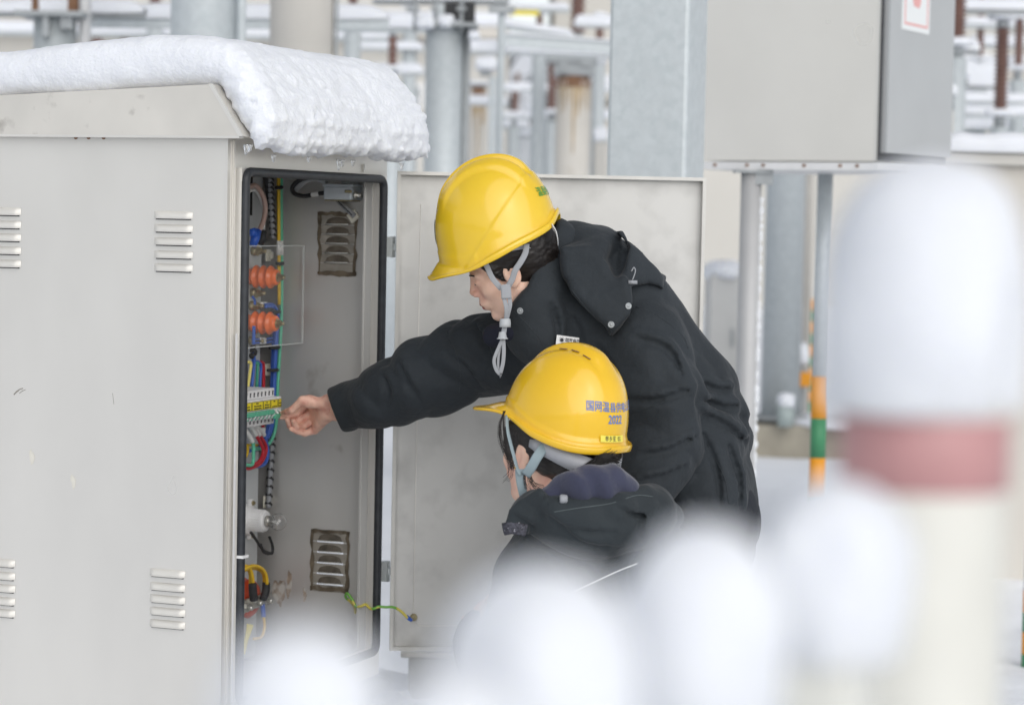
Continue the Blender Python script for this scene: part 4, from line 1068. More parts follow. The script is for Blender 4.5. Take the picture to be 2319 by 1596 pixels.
# --- hood lying on the shoulders, with its front flap
def to_px(p):
    q = (p[0], p[1], p[2] - H)
    D = q[0] * float(fw_[0]) + q[1] * float(fw_[1]) + q[2] * float(fw_[2])
    return 1159.5 + F * (q[0] * float(R_[0]) + q[1] * float(R_[1]) + q[2] * float(R_[2])) / D, 798 - F * (q[0] * float(U_[0]) + q[1] * float(U_[1]) + q[2] * float(U_[2])) / D, D
def sheet(p, poly, Dc, half, r=.012):
    """a cushion of cloth with a drawn outline and real thickness; Dc = (d0, x0, y0, per px x, per px y)"""
    X, Y, D = to_px(p); s2 = polysdf(X, Y, poly) * (5.0 / F)
    dd = np.abs(D - (Dc[0] + Dc[3] * (X - Dc[1]) + Dc[4] * (Y - Dc[2]))) - half
    a_, b_ = np.maximum(s2 + r, 0), np.maximum(dd + r, 0)
    return np.sqrt(a_ * a_ + b_ * b_) + np.minimum(np.maximum(s2 + r, dd + r), 0) - r
def hood1(p, detail=False):
    d = ell(p, J(1340, 600, 5.06), (S(92), .135, S(92)))
    d = smin(d, chain(p, [(1290, 560, 5.05, 54), (1345, 600, 5.03, 62)], .03), .03)
    d = smin(d, chain(p, [(1380, 590, 5.10, 52), (1440, 640, 5.12, 46)], .03), .03)
    flap = sheet(p, [(1268, 560), (1275, 616), (1296, 662), (1330, 697), (1366, 734), (1384, 759), (1406, 741), (1431, 714), (1434, 680), (1424, 642), (1400, 600), (1330, 560)], (4.925, 1360, 680, -.00012, -.00012), .026, .013)
    d = smin(d, flap, .022)
    crease = chain(p, [(1330, 660, 4.90, 4), (1372, 642, 4.895, 6), (1420, 634, 4.89, 5)], .01)
    d = smax(d, -crease, .02)
    back = sheet(p, [(1400, 523), (1410, 523), (1421, 540), (1454, 571), (1470, 592), (1507, 626), (1501, 654), (1470, 640), (1427, 645), (1416, 622), (1421, 600), (1423, 560)], (5.00, 1420, 600, .0008, -.0004), .062, .016)
    gap = ell(p, J(1398, 580, 4.925), (S(21), .075, S(52)))
    d = smax(d, -gap, .02)
    d = smin(d, back, .006)
    d = smax(d, plane_px(p, 1268, 600, 5.0, -1, -.02), .01)
    if detail:
        m_ = np.clip((1 - np.abs(d) / .05), 0, 1)
        d = d + folds(p, .0030, 62, (.6, .2, -.75), 4.0) * (.3 + 1.5 * np.abs(vnoise(p[0] * 9 + 2, p[1] * 9, p[2] * 9))) + .008 * vnoise(p[0] * 11, p[1] * 11, p[2] * 11 + 4)
    return d
g = grid_px(1240, 480, 1530, 790, 4.82, 5.24, .0046)
sdf_obj('hood', g, hood1(g.p, True), M['jacket'], W1)
both1 = lambda p: np.minimum(jk1(p), hood1(p, True))
hd1 = lambda p: hood1(p, True)
# snaps, toggle, seams
for (x, y) in ((1423, 693), (1384, 735), (1178, 704)):
    c, n = on(both1, x, y, .0005); b = MB(); b.lathe([(.0068, 0), (.0068, .0016), (.0055, .0026), (.0042, .0014), (.0030, .0014), (.0024, .003), (.0006, .0032)], tuple(c - n * .001), tuple(n), 20); b.build('snap_button', M['galv_dark'], W1)
c, n = on(both1, 1426, 641, .004); b = MB(); b.tube([c + R_ * -.006, c + R_ * .012], .0042, 10); b.tube(spline([c + U_ * .022, c + U_ * .03 + R_ * .005, c + U_ * .022 + R_ * .008, c + U_ * .004 + R_ * .002], 4), .0013, 6); b.build('cord_toggle', M['wrap_grey'], W1)
def seam(fun, pts, parent, r=.0008, m='seam', name='seam', off=.0004):
    q = spline(pts, 5); b = MB(); o = []
    for x, y in q:
        if surf(fun, x, y): o.append(on(fun, x, y, off)[0])
    if len(o) > 2: b.tube(o, r, 6); b.build(name, M[m], parent)
seam(jk1, [(1440, 695), (1490, 715), (1545, 760), (1558, 790)], W1)
seam(jk1, [(1430, 935), (1490, 915), (1560, 895)], W1)
seam(jk1, [(1165, 705), (1195, 735), (1225, 770), (1235, 800)], W1)
seam(jk1, [(776, 884), (784, 905), (793, 930), (803, 962)], W1)
seam(jk1, [(1010, 752), (1030, 790), (1042, 840), (1040, 888)], W1)
seam(jk1, [(1470, 1000), (1530, 985), (1570, 970)], W1)
seam(jk1, [(1600, 1000), (1640, 1080), (1650, 1140)], W1)
seam(hd1, [(1290, 650), (1330, 700), (1384, 758)], W1)
# inner collar (navy fleece under the chin)
g = grid_px(1095, 690, 1230, 830, 4.90, 5.16, .004)
d = chain(g.p, [(1120, 760, 5.05, 34), (1165, 748, 4.98, 30), (1200, 742, 4.97, 30)], .02); sdf_obj('inner_collar', g, d + .006 + .003 * vnoise(g.x * 30, g.y * 30, g.z * 30), mat('navy_fleece', (.014, .016, .030), .9), W1)
# badge
c, n = on(jk1, 1280, 779, .003); ez = np.array([0, 0, 1.0]) - n * n[2]; ez /= np.linalg.norm(ez); nb = -fw_ * .7 + n * .5; nb /= np.linalg.norm(nb)
xr = R_ * .995 - U_ * .11; xr -= nb * (xr @ nb); xr /= np.linalg.norm(xr); yr = np.cross(nb, xr)
c = c + nb * .004
def flat(b, vs, fs, o, x_, y_, n_, off): return b.add([o + x_ * v[0] + y_ * v[1] + n_ * off for v in vs], fs)
Rb = Matrix((tuple(xr), tuple(yr), tuple(nb))).transposed()
b = MB(); b.box(c, (.051, .032, .0018), Rb, .0008); bd = b.build('name_badge', M['white'], W1)
b = MB(); vs, fs = text_mesh('国家电网', .0085, .0002, 'LEFT'); flat(b, vs, fs, c + xr * -.006 + yr * .0075, xr, yr, nb, .0012)
b.build('lettering', M['ink'], bd)
b = MB(); e0 = c + xr * -.0135 + yr * .0065
vs = [(.0042 * math.cos(2 * PI * k / 16), .0042 * math.sin(2 * PI * k / 16)) for k in range(16)]; flat(b, vs, [tuple(range(16))], e0, xr, yr, nb, .0012)
for k in range(12):
    t = 2 * PI * k / 12; vs = [(.005 * math.cos(t - .12), .005 * math.sin(t - .12)), (.005 * math.cos(t + .12), .005 * math.sin(t + .12)), (.0078 * math.cos(t), .0078 * math.sin(t))]; flat(b, vs, [(0, 1, 2)], e0, xr, yr, nb, .0012)
for k in range(3): flat(b, [(-.02, -.004 - .004 * k), (.018 - .008 * k, -.004 - .004 * k), (.018 - .008 * k, -.0028 - .004 * k), (-.02, -.0028 - .004 * k)], [(0, 1, 2, 3)], c + yr * -.003, xr, yr, nb, .0012)
b.build('emblem', M['ink'], bd)
# trousers and boots
g = Grid(np.minimum(hip1, footA) + (-.32, -.32, -.12), hip1 + (.26, .34, .12), .012)
def leg(p, h_, k_, f_): return smin(cone(p, h_, k_, .09, .075), cone(p, k_, f_, .075, .062), .04)
d = smin(leg(g.p, hip1 + (0, -.09, -.02), kneeA, footA), leg(g.p, hip1 + (0, .09, -.02), kneeB, footB), .02)
d = smax(smin(d, cone(g.p, hip1 + (0, -.05, 0), hip1 + (0, .05, 0), .10, .10), .05), .07 - g.z, .01) + .006 * vnoise(g.x * 14, g.y * 14, g.z * 14)
sdf_obj('trousers', g, d, M['trousers'], W1)
def boot(f_, par, W_):
    b = MB(); pts = []
    g = Grid(f_ + (-.25, -.09, -.14), f_ + (.12, .09, .10), .007)
    d = smin(cone(g.p, f_ + (.02, 0, .05), f_ + (.02, 0, -.04), .05, .05), cone(g.p, f_ + (0, 0, -.045), f_ + (-.15, 0, -.06), .045, .038), .03); d = smax(d, f_[2] * 0 - g.z - .02, .004)
    sdf_obj('boot', g, d, M['boot'], W_)
boot(footA, None, W1); boot(footB, None, W1)
# --- her hard hat
hat1, dome1, HW1, wrap1, strip1 = hard_hat(hatC, hatA, 'glossy yellow hard hat with ridged crown and green lettering, tipped forward on the bending woman', M['hat'], 'v',
    rim={0: -.024, 30: -.036, 62: -.050, 90: -.040, 112: -.026, 150: -.006, 180: .020}, brim=.031, droop=.6, pw=(2.35, 2.15))
vs, fs = text_mesh('温县供电公司', .021, .0003); wrap1([(q.x, q.y) for q in vs], fs, math.radians(180), .070, 'lettering', M['logo_green'])
b = MB(); 
vs2 = [(.016 * math.cos(2 * PI * k / 24), .026 * math.sin(2 * PI * k / 24)) for k in range(24)]; wrap1(vs2 + [(0, 0)], [(k, (k + 1) % 24, 24) for k in range(24)], 0.0, .045, 'emblem', M['logo_green'], .0012)
strip1(math.radians(100), math.radians(262), lambda ph: -.020 - .014 * math.sin((ph - math.radians(100)) / math.radians(162) * PI) ** 2, .022, .104, .086, 'headband', M['band'])
b = MB(); D0 = 4.905
ribbon(b, [(1090, 578), (1103, 604), (1114, 628), (1130, 648), (1136, 654)], [4.912, 4.915, 4.918, 4.92, 4.92], 13)
ribbon(b, [(1192, 552), (1190, 572), (1180, 592), (1167, 612), (1160, 632), (1150, 650)], [4.905, 4.905, 4.905, 4.908, 4.914, 4.918], 14)
ribbon(b, [(1144, 644), (1146, 660), (1147, 676)], 4.912, 24, th=.12)
ribbon(b, [(1141, 672), (1147, 700), (1146, 725)], [4.914, 4.915, 4.925], 10); ribbon(b, [(1153, 672), (1155, 690), (1150, 712), (1147, 725)], [4.914, 4.915, 4.92, 4.925], 10)
ribbon(b, [(1143, 738), (1141, 752), (1138, 770)], [4.92, 4.918, 4.915], 12)
ribbon(b, [(1138, 768), (1128, 790), (1119, 815), (1123, 836), (1132, 848)], [4.913] * 5, 8); ribbon(b, [(1140, 768), (1141, 795), (1139, 822), (1133, 846)], [4.913] * 4, 9)
ribbon(b, [(1137, 768), (1130, 800), (1128, 825), (1131, 846)], [4.916] * 4, 6)
b.tube([P(1131, 845, 4.912), P(1133, 856, 4.912), P(1135, 848, 4.912)], .0012, 6)
b.build('chin_strap', M['strap'], hat1)
b = MB(); b.lathe([(.0115, 0), (.0118, .006), (.0110, .016), (.0095, .0175)], tuple(P(1144, 741, 4.922)), tuple(U_), 16); b.build('strap_toggle', M['grey_plastic'], hat1)
b = MB(); b.lathe([(.0115, 0), (.0115, .002), (.009, .003), (.007, .014), (.005, .015)], tuple(P(1138, 768, 4.914)), tuple(U_), 16); b.build('strap_slider', M['grey_plastic'], hat1)
b = MB(); pts = [P(1250, 512, 4.93), P(1259, 526, 4.925), P(1263, 543, 4.92), P(1264, 556, 4.915)]; b.tube(spline(pts, 4), [.012 - .009 * k / 12 for k in range(13)], 10, nrm=R_, flat=.15); b.build('band_tongue', M['white'], hat1)

# ================= the crouching woman
D2 = 4.68
HA2 = axes(45, -4, 0); HC2 = P(1241, 1016, D2 + .02); HS2 = .95
hatA2 = axes(36, -9, 0); hatC2 = P(1274, 958, D2)
base2 = P(1380, 1500, 4.8); W2 = thing('person', 'woman crouching with her back turned, dark hair tied low and jacket hood down', 'person', (float(base2[0]), float(base2[1]), 0))
HSs = HS; HS = HS2
g = grid_px(1090, 880, 1400, 1240, 4.50, 4.88, .0024)
d = head_sdf(loc(g.p, HC2, HA2), HS2, tuple(np.array(HA2) @ (J(1290, 1180, 4.64) - HC2) / HS2))
body2 = sdf_obj('body', g, d, M['skin'], W2); lipmark(body2, HC2, HA2, HS2, W2); body2.data.materials.append(M['skin_hand'])
hip2 = np.array(J(1390, 1640, 4.74)); nb2 = np.array(J(1320, 1180, 4.68)); sL, sR = np.array(J(1205, 1300, 4.68)), np.array(J(1480, 1270, 4.74))
fdir = np.array([-.30, .95, 0]); fdir /= np.linalg.norm(fdir); ldir = np.cross([0, 0, 1], fdir)
kL = hip2 + fdir * .36 + ldir * .14 + (0, 0, .10); kR = hip2 + fdir * .34 - ldir * .14 + (0, 0, .06)
fL = hip2 + fdir * .20 + ldir * .13; fL[2] = .09; fR = hip2 + fdir * .16 - ldir * .13; fR[2] = .09
eL = np.array(J(1170, 1490, 4.72)); eR = np.array(J(1530, 1480, 4.86)); wL = kL + (0, -.03, .07); wR = kR + (.02, -.02, .08)
limbs(body2, W2, [(nb2, hip2, .10, .12), (nb2, sL, .06, .05), (nb2, sR, .06, .05), (sL, eL, .045, .036), (eL, wL, .034, .025), (sR, eR, .045, .036), (eR, wR, .034, .025),
                  (hip2 + ldir * .09, kL, .085, .055), (hip2 - ldir * .09, kR, .085, .055), (kL, fL, .05, .036), (kR, fR, .05, .036)])
simple_hand(body2, wL + fdir * .03, wL + fdir * .10 + (0, 0, -.03), W2, ldir, (0, 0, -1)); simple_hand(body2, wR + fdir * .03, wR + fdir * .10 + (0, 0, -.03), W2, -ldir, (0, 0, -1))
# hair with a low tied tail
g = grid_px(1090, 880, 1440, 1130, 4.46, 4.86, .0030)
q = loc(g.p, HC2, HA2); qa = (q[0], np.abs(q[1]), q[2])
hd = ell(q, (-.022, 0, .030), (.104, .083, .098))
hd = smin(hd, cone(q, (-.07, 0, -.015), (-.100, 0, -.060), .048, .034), .03)
hd = smin(hd, cone(qa, (.045, .060, .03), (.046, .067, -.060), .014, .001), .02)
hd = smax(hd, q[0] * .75 - q[2] * .66 - .052, .012)
hd = smax(hd, -ell(qa, (-.004, .088, -.022), (.021, .03, .027)), .006)
hd = smax(hd, -ell(qa, (.012, .070, -.085), (.075, .05, .055)), .012)
hd = smin(hd, chain(g.p, [(1255, 1050, 4.625, 18), (1290, 1064, 4.605, 22), (1330, 1064, 4.60, 18), (1375, 1052, 4.60, 8)], .02), .02)
hd = hd + .004 * vnoise(q[0] * 40, q[1] * 200, q[2] * 240)
sdf_obj('hair', g, hd, M['hair'], W2)
b = MB(); rr = random.Random(8)
def lock(pts, D, n, sp, r=.00042):
    for k in range(n):
        o = [rr.gauss(0, sp) for _ in range(2)]
        b.tube(spline([P(x + o[0] * (i + .6) + rr.gauss(0, .6), y + o[1] * i, d) for i, ((x, y), d) in enumerate(zip(pts, D))], 6), r * rr.uniform(.6, 1.2), 4)
lock([(1144, 930), (1130, 962), (1132, 1000), (1147, 1030), (1158, 1052)], [4.62, 4.61, 4.61, 4.605, 4.60], 16, .8)
lock([(1141, 930), (1134, 970), (1141, 1015), (1154, 1045), (1157, 1072), (1146, 1086)], [4.62, 4.61, 4.60, 4.60, 4.60, 4.60], 7, .8, .0003)
lock([(1140, 935), (1142, 975), (1150, 1010), (1157, 1040), (1160, 1062)], [4.615, 4.605, 4.60, 4.596, 4.596], 18, .8)
lock([(1196, 1050), (1200, 1080), (1212, 1100), (1235, 1112)], [4.60, 4.60, 4.60, 4.6], 14, 2.2)
lock([(1192, 1060), (1190, 1085), (1194, 1105)], [4.60, 4.6, 4.6], 8, 2.0)
lock([(1262, 1048), (1300, 1066), (1340, 1050), (1372, 1034), (1398, 1046)], [4.60, 4.578, 4.57, 4.565, 4.57], 60, 1.6)
lock([(1265, 1052), (1290, 1070), (1320, 1068), (1350, 1050), (1390, 1030)], [4.60, 4.578, 4.57, 4.565, 4.57], 40, 1.8)
b.build('loose_hair', M['hair'], W2)
b = MB(); e = P(1165, 1053, 4.598)
for k in range(3): b.lathe([(.0022, 0), (.0022, .002), (.001, .003)], tuple(P(1165 + k * .8, 1046 + k * 6.5, 4.60)), tuple(-fw_), 10)
b.build('earring', M['gold'], W2)
# --- jacket
def jacket2(p, detail=False):
    d = chain(p, [(1325, 1290, 4.72, 178), (1345, 1500, 4.74, 200), (1360, 1700, 4.76, 215)], .06)
    d = smin(d, chain(p, [(1205, 1312, 4.69, 92), (1172, 1480, 4.71, 84), (1130, 1600, 4.86, 66)], .03), .03)
    d = smin(d, chain(p, [(1480, 1275, 4.76, 92), (1540, 1470, 4.84, 84), (1520, 1580, 5.0, 66)], .03), .04)
    d = smin(d, chain(p, [(1290, 1165, 4.67, 80), (1320, 1240, 4.70, 110)], .04), .05)
    if detail:
        d = d + folds(p, .004, 55, (.5, .3, .8), 5.0) * (.3 + 1.6 * np.abs(vnoise(p[0] * 6 + 3, p[1] * 6, p[2] * 6))) + .012 * vnoise(p[0] * 9 + 2, p[1] * 9, p[2] * 9) + .005 * vnoise(p[0] * 22, p[1] * 22 + 4, p[2] * 22)
    return d
g = grid_px(1050, 1070, 1640, 1860, 4.40, 5.06, .0068)
CR2 = creases(jacket2, [[(1180, 1240), (1250, 1270), (1290, 1330)], [(1240, 1230), (1330, 1290), (1390, 1370)], [(1450, 1240), (1430, 1300), (1440, 1370)], [(1140, 1330), (1180, 1400), (1190, 1470)], [(1500, 1230), (1530, 1290), (1535, 1360)]], 9)
sdf_obj('jacket', g, pinch(g.p, jacket2(g.p, True), CR2), M['jacket_b'], W2)
def hood2(p, detail=False):
    d = chain(p, [(1182, 1150, 4.575, 24), (1205, 1136, 4.56, 24), (1265, 1158, 4.535, 24), (1330, 1160, 4.52, 26), (1400, 1146, 4.525, 26), (1458, 1120, 4.58, 20), (1484, 1142, 4.63, 22)], .02)
    body = ell(p, J(1362, 1185, 4.60), (S(128), .085, S(66))); body = smin(body, chain(p, [(1220, 1170, 4.58, 34), (1330, 1185, 4.56, 50), (1470, 1150, 4.62, 46), (1515, 1172, 4.70, 36)], .04), .05)
    d = smin(d, body, .012)
    tab = sheet(p, [(1136, 1209), (1143, 1182), (1152, 1156), (1176, 1128), (1222, 1108), (1232, 1120), (1215, 1150), (1203, 1180), (1194, 1209), (1165, 1204)], (4.553, 1180, 1160, -.0003, .0002), .018, .009)
    d = smin(d, tab, .012); d = smin(d, chain(p, [(1200, 1122, 4.575, 12), (1240, 1098, 4.585, 9), (1268, 1086, 4.60, 6)], .01), .012)
    neck = ell(p, J(1255, 1085, 4.66), (S(85), .09, S(60))); d = smax(d, -neck, .012)
    if detail: d = d + folds(p, .0035, 60, (.3, .2, .9), 7.0) * (.2 + 1.5 * np.abs(vnoise(p[0] * 8 + 1, p[1] * 8, p[2] * 8))) + .007 * vnoise(p[0] * 12, p[1] * 12 + 5, p[2] * 12)
    return d
g = grid_px(1110, 1060, 1580, 1290, 4.42, 4.84, .0050)
CRH = creases(hood2, [[(1225, 1160), (1300, 1200), (1390, 1205)], [(1250, 1175), (1320, 1232), (1400, 1240)], [(1470, 1150), (1450, 1190), (1455, 1230)], [(1400, 1150), (1440, 1165), (1480, 1160)], [(1160, 1165), (1180, 1180), (1205, 1190)]], 6)
sdf_obj('hood', g, pinch(g.p, hood2(g.p, True), CRH, .010), M['jacket_b'], W2)
g = grid_px(1180, 1010, 1500, 1180, 4.44, 4.80, .0044)
d = chain(g.p, [(1222, 1124, 4.585, 12), (1258, 1118, 4.555, 26), (1312, 1098, 4.542, 40), (1372, 1090, 4.545, 40), (1415, 1106, 4.57, 24), (1442, 1112, 4.60, 14)], .02)
p = g.p; d = d + .010 * vnoise(p[0] * 16, p[1] * 16, p[2] * 16 + 3) + .004 * np.sin(p[0] * 95 + p[2] * 55 + 8 * vnoise(p[0] * 9, p[1] * 9, p[2] * 9)) 
sdf_obj('hood_lining', g, d, M['lining'], W2)
seam(lambda p: hood2(p, True), [(1246, 1160), (1311, 1150), (1382, 1140), (1440, 1122), (1478, 1124)], W2, .0008, 'piping', 'hood_piping', .0008)
c, n = on(lambda p: hood2(p, True), 1277, 1132, .003); b = MB(); b.lathe([(.007, 0), (.009, .003), (.008, .013), (.005, .015)], tuple(c + R_ * -.008), tuple(R_), 14); b.build('cord_toggle', M['wrap_grey'], W2)
b = MB(); b.tube(spline([c + R_ * .002 - U_ * .004, c + R_ * .012 - U_ * .012, c - U_ * .020, c - R_ * .008 - U_ * .022], 5), .0014, 6); b.build('cord', M['galv_dark'], W2)
q = [on(hood2, x, y, .0015)[0] for x, y in ((1141, 1198), (1158, 1194), (1176, 1196), (1192, 1200))] if all(surf(hood2, x, y) for x, y in ((1141, 1198), (1158, 1194), (1176, 1196), (1192, 1200))) else []
if q: b = MB(); b.tube(q, S(13), 8, nrm=fw_, flat=.15); b.build('hook_tape', mat('hook_tape', (.06, .06, .075), .9, var=.6, vscale=220, col2=(.5, .5, .55), c2scale=240, c2lo=.66, c2hi=.7), W2)
# trousers, boots
g = Grid(np.minimum(np.minimum(fL, fR), np.minimum(kL, kR)) + (-.2, -.25, -.1), np.maximum(hip2, np.maximum(kL, kR)) + (.22, .22, .2), .013)
d = smin(leg(g.p, hip2 + ldir * .09, kL, fL), leg(g.p, hip2 - ldir * .09, kR, fR), .02)
d = smax(d, .06 - g.z, .01) + .006 * vnoise(g.x * 14, g.y * 14, g.z * 14); sdf_obj('trousers', g, d, M['trousers'], W2)
boot(fL, None, W2); boot(fR, None, W2)
# --- her hard hat
hat2, dome2, HW2, wrap2, strip2 = hard_hat(hatC2, hatA2, 'orange yellow hard hat with blue 2022 lettering on the crouching woman', M['hat_b'], 'plain',
    a=.127, bb=.106, h=.152, rim={0: .008, 28: .011, 55: .010, 75: -.002, 95: -.017, 130: -.029, 180: -.024}, brim=.066, droop=.26)
ph = PI
vs, fs = text_mesh('国网温县供电公司', .0195, .0002); wrap2([(q.x, q.y) for q in vs], fs, ph - .16, .058, 'lettering', M['logo_blue'])
vs, fs = text_mesh('2022', .0225, .0004); wrap2([(q.x, q.y) for q in vs], fs, ph - .16, .036, 'lettering', M['logo_blue'])
n = 16; vs = []; 
for k in range(n + 1): x = -.035 + .070 * k / n; vs += [(x, -.0062), (x, .0062)]
st_ = wrap2(vs, [(2 * k, 2 * k + 2, 2 * k + 3, 2 * k + 1) for k in range(n)], ph - .20, .001, 'sticker', mat('sticker', (.82, .72, .10), .45), .0030)
vs, fs = text_mesh('拳乡变  02', .0105, 0); wrap2([(q.x, q.y) for q in vs], fs, ph - .20, .001, 'sticker_print', M['ink'], .0045, st_)
for k in range(3):
    zz = None; b = MB(); x = -.052 + .028 * k
    # vents on the crown
    for s_ in (1, -1):
        y = .030 * s_; zc = .152 * (max(0, 1 - ((x + .016) / .127) ** 2 - (y / .106) ** 2)) ** .5 + .0035
        dz = -.9 * (x + .016) / .127
        pts = [HW2(np.array([x - .0085, y, zc - dz * .0085])), HW2(np.array([x + .0085, y, zc + dz * .0085]))]
        b.tube(pts, .0022, 6, nrm=hatA2[2], flat=.4)
    b.build('vent_slot', M['rust'], hat2)
strip2(math.radians(80), math.radians(280), lambda ph: -.034 - .034 * math.sin((ph - math.radians(80)) / math.radians(200) * PI) ** 2, lambda ph: .014 + .028 * max(0, math.sin((ph - math.radians(80)) / math.radians(200) * PI)) ** .5, .114, .097, 'headband', M['band'], x0=-.016)
b = MB()
ribbon(b, [(1148, 940), (1150, 975), (1158, 1010), (1166, 1040), (1172, 1062), (1180, 1075)], [4.625, 4.605, 4.60, 4.597, 4.60, 4.60], 9, nrm=-fw_ + R_ * .8)
ribbon(b, [(1256, 986), (1240, 1002), (1218, 1032), (1203, 1058), (1190, 1076)], [4.600, 4.592, 4.584, 4.588, 4.597], 22)
ribbon(b, [(1176, 1062), (1178, 1085), (1183, 1110), (1188, 1128)], [4.602, 4.605, 4.61, 4.62], 19)
b.build('chin_strap', M['strap_b'], hat2)
HS = HSs
# a thin white cord crossing in front of her jacket
b = MB(); b.tube(spline([P(1300, 1338, 4.50), P(1352, 1314, 4.49), P(1400, 1292, 4.49), P(1443, 1275, 4.50)], 6), .0013, 6)
b.build('loose_cord', M['white'], W2)

# ================================================================== THE SUBSTATION YARD BEHIND
def part(b, name, m, par, **k): return b.build(name, M[m] if isinstance(m, str) else m, par, **k)
def xy(px, py, D): p = P(px, py, D); return float(p[0]), float(p[1])
def ngon(n, r, rot=0): return [(r * math.cos(2 * PI * (k + .5) / n + rot), r * math.sin(2 * PI * (k + .5) / n + rot)) for k in range(n)]
def shaft(b, x, y, r, z0, z1, n=16, rot=0, taper=1.0):
    lo = [(x + a, y + c, z0) for a, c in ngon(n, r, rot)]; hi = [(x + a * taper, y + c * taper, z1) for a, c in ngon(n, r, rot)]
    return b.add(lo + hi, [tuple(range(n - 1, -1, -1)), tuple(range(n, 2 * n))] + [(i, (i + 1) % n, n + (i + 1) % n, n + i) for i in range(n)], n > 10)
def lump(b, c, r, seed=0, e=.65, nz=.12, flat=.35):
    """a mound of snow: flat below, rounded and uneven above"""
    n, m = 20, 9; vs = []; fs = []; rs = np.random.RandomState(seed)
    ph = rs.rand(6) * 6.28
    for j in range(m + 1):
        v = -PI / 2 + PI * j / m
        for i in range(n):
            u = 2 * PI * i / n; cu, su, cv, sv = math.cos(u), math.sin(u), math.cos(v), math.sin(v)
            f = lambda t: math.copysign(abs(t) ** e, t)
            k = 1 + nz * math.sin(3 * u + ph[0] + 2 * v) * cv + nz * .7 * math.sin(5 * u + ph[1]) * cv + nz * .5 * math.sin(4 * v + 2 * u + ph[2])
            z = f(sv) * k; z = z if z > 0 else z * flat
            vs.append((c[0] + r[0] * f(cu) * f(cv) * k, c[1] + r[1] * f(su) * f(cv) * k, c[2] + r[2] * z))
    for j in range(m):
        for i in range(n): fs.append((j * n + i, j * n + (i + 1) % n, (j + 1) * n + (i + 1) % n, (j + 1) * n + i))
    return b.add(vs, fs, True)
def snowpx(par, x0, x1, yt, yb, D, dep=.15, seed=1, name='snow_cap', nz=.10):
    c = P((x0 + x1) / 2, yb, D); b = MB(); hgt = S(yb - yt, D)
    lump(b, (c[0], c[1], c[2]), (S((x1 - x0) / 2, D), dep, hgt), seed, nz=nz); return part(b, name, 'snow', par)

# --- galvanised square column close behind the door
x, y = xy(1487, 300, 7.0); t = thing('steel_column', 'broad pale galvanised square column rising just behind the open cabinet door', 'column', (x, y, 0))
Rz = Matrix.Rotation(math.radians(-17.3) + math.atan2(-x, y) * 0, 3, 'Z'); b = MB(); b.box((x, y, 2.4), (.235, .235, 4.8), Rz, .012); part(b, 'shaft', 'galv', t)
b = MB(); b.box((x, y, .012), (.42, .42, .024), Rz); part(b, 'base_plate', 'galv_dark', t)
# --- hanging control box
bx = P(1985, 366, 8.0); d30 = math.radians(30)
FL = np.array([-math.cos(d30), math.sin(d30), 0]); SD = np.array([math.sin(d30), math.cos(d30), 0]); z0 = float(bx[2]); o = np.array([bx[0], bx[1], 0])
cen = o + FL * .316 + SD * .33
t = thing('control_box', 'large pale steel control box raised on legs with danger sign on grey door', 'cabinet', (float(cen[0]), float(cen[1]), 0))
def bbx(b, a0, a1, c0, c1, h0, h1):
    vs = [o + FL * a + SD * c + np.array([0, 0, h]) for a in (a0, a1) for c in (c0, c1) for h in (h0, h1)]
    return b.add(vs, [(0, 1, 3, 2), (4, 6, 7, 5), (0, 4, 5, 1), (2, 3, 7, 6), (0, 2, 6, 4), (1, 5, 7, 3)])
b = MB(); bbx(b, 0.012, .632, 0, .657, z0, z0 + 1.05); part(b, 'body', mat('box_steel', (.82, .795, .745), .30, .5, var=.05, vscale=2, rvar=.06, bump=.03, bscale=200, bstretch=(1, 1, .03), bdist=.002), t)
b = MB(); bbx(b, -.022, -.002, .03, .65, z0 + .03, z0 + 1.04); dr2 = part(b, 'door', mat('door_grey', (.56, .57, .575), .4, .5, var=.04, vscale=2), t)
b = MB(); bbx(b, -.0019, .0119, .006, .65, z0 + .004, z0 + 1.045); part(b, 'door_gasket', 'rubber', t)
b = MB(); bbx(b, .001, .012, .0005, .006, z0 + .001, z0 + 1.05); part(b, 'corner_strip', 'steel', t)
b = MB(); bbx(b, -.006, .64, -.006, .66, z0 - .03, z0 - .004); part(b, 'bottom_flange', 'white', t)
b = MB()
for a in (.06, .12, .25, .40, .46, .58): bbx(b, a, a + .012, -.0075, -.0062, z0 - .02, z0 - .010)
part(b, 'bolt_hole', 'rust', t)
b = MB(); bbx(b, -.055, -.022, .10, .14, z0 + .60, z0 + .70); bbx(b, -.062, -.05, .095, .20, z0 + .64, z0 + .67); part(b, 'handle', 'galv_dark', t)
b = MB(); bbx(b, -.01, .65, -.01, .67, z0 + 1.05, z0 + 1.07); part(b, 'roof', 'steel', t)
b = MB(); c = o + FL * .32 + SD * .33; lump(b, (c[0], c[1], z0 + 1.07), (.34, .34, .12), 3); part(b, 'snow_cap', 'snow', t)
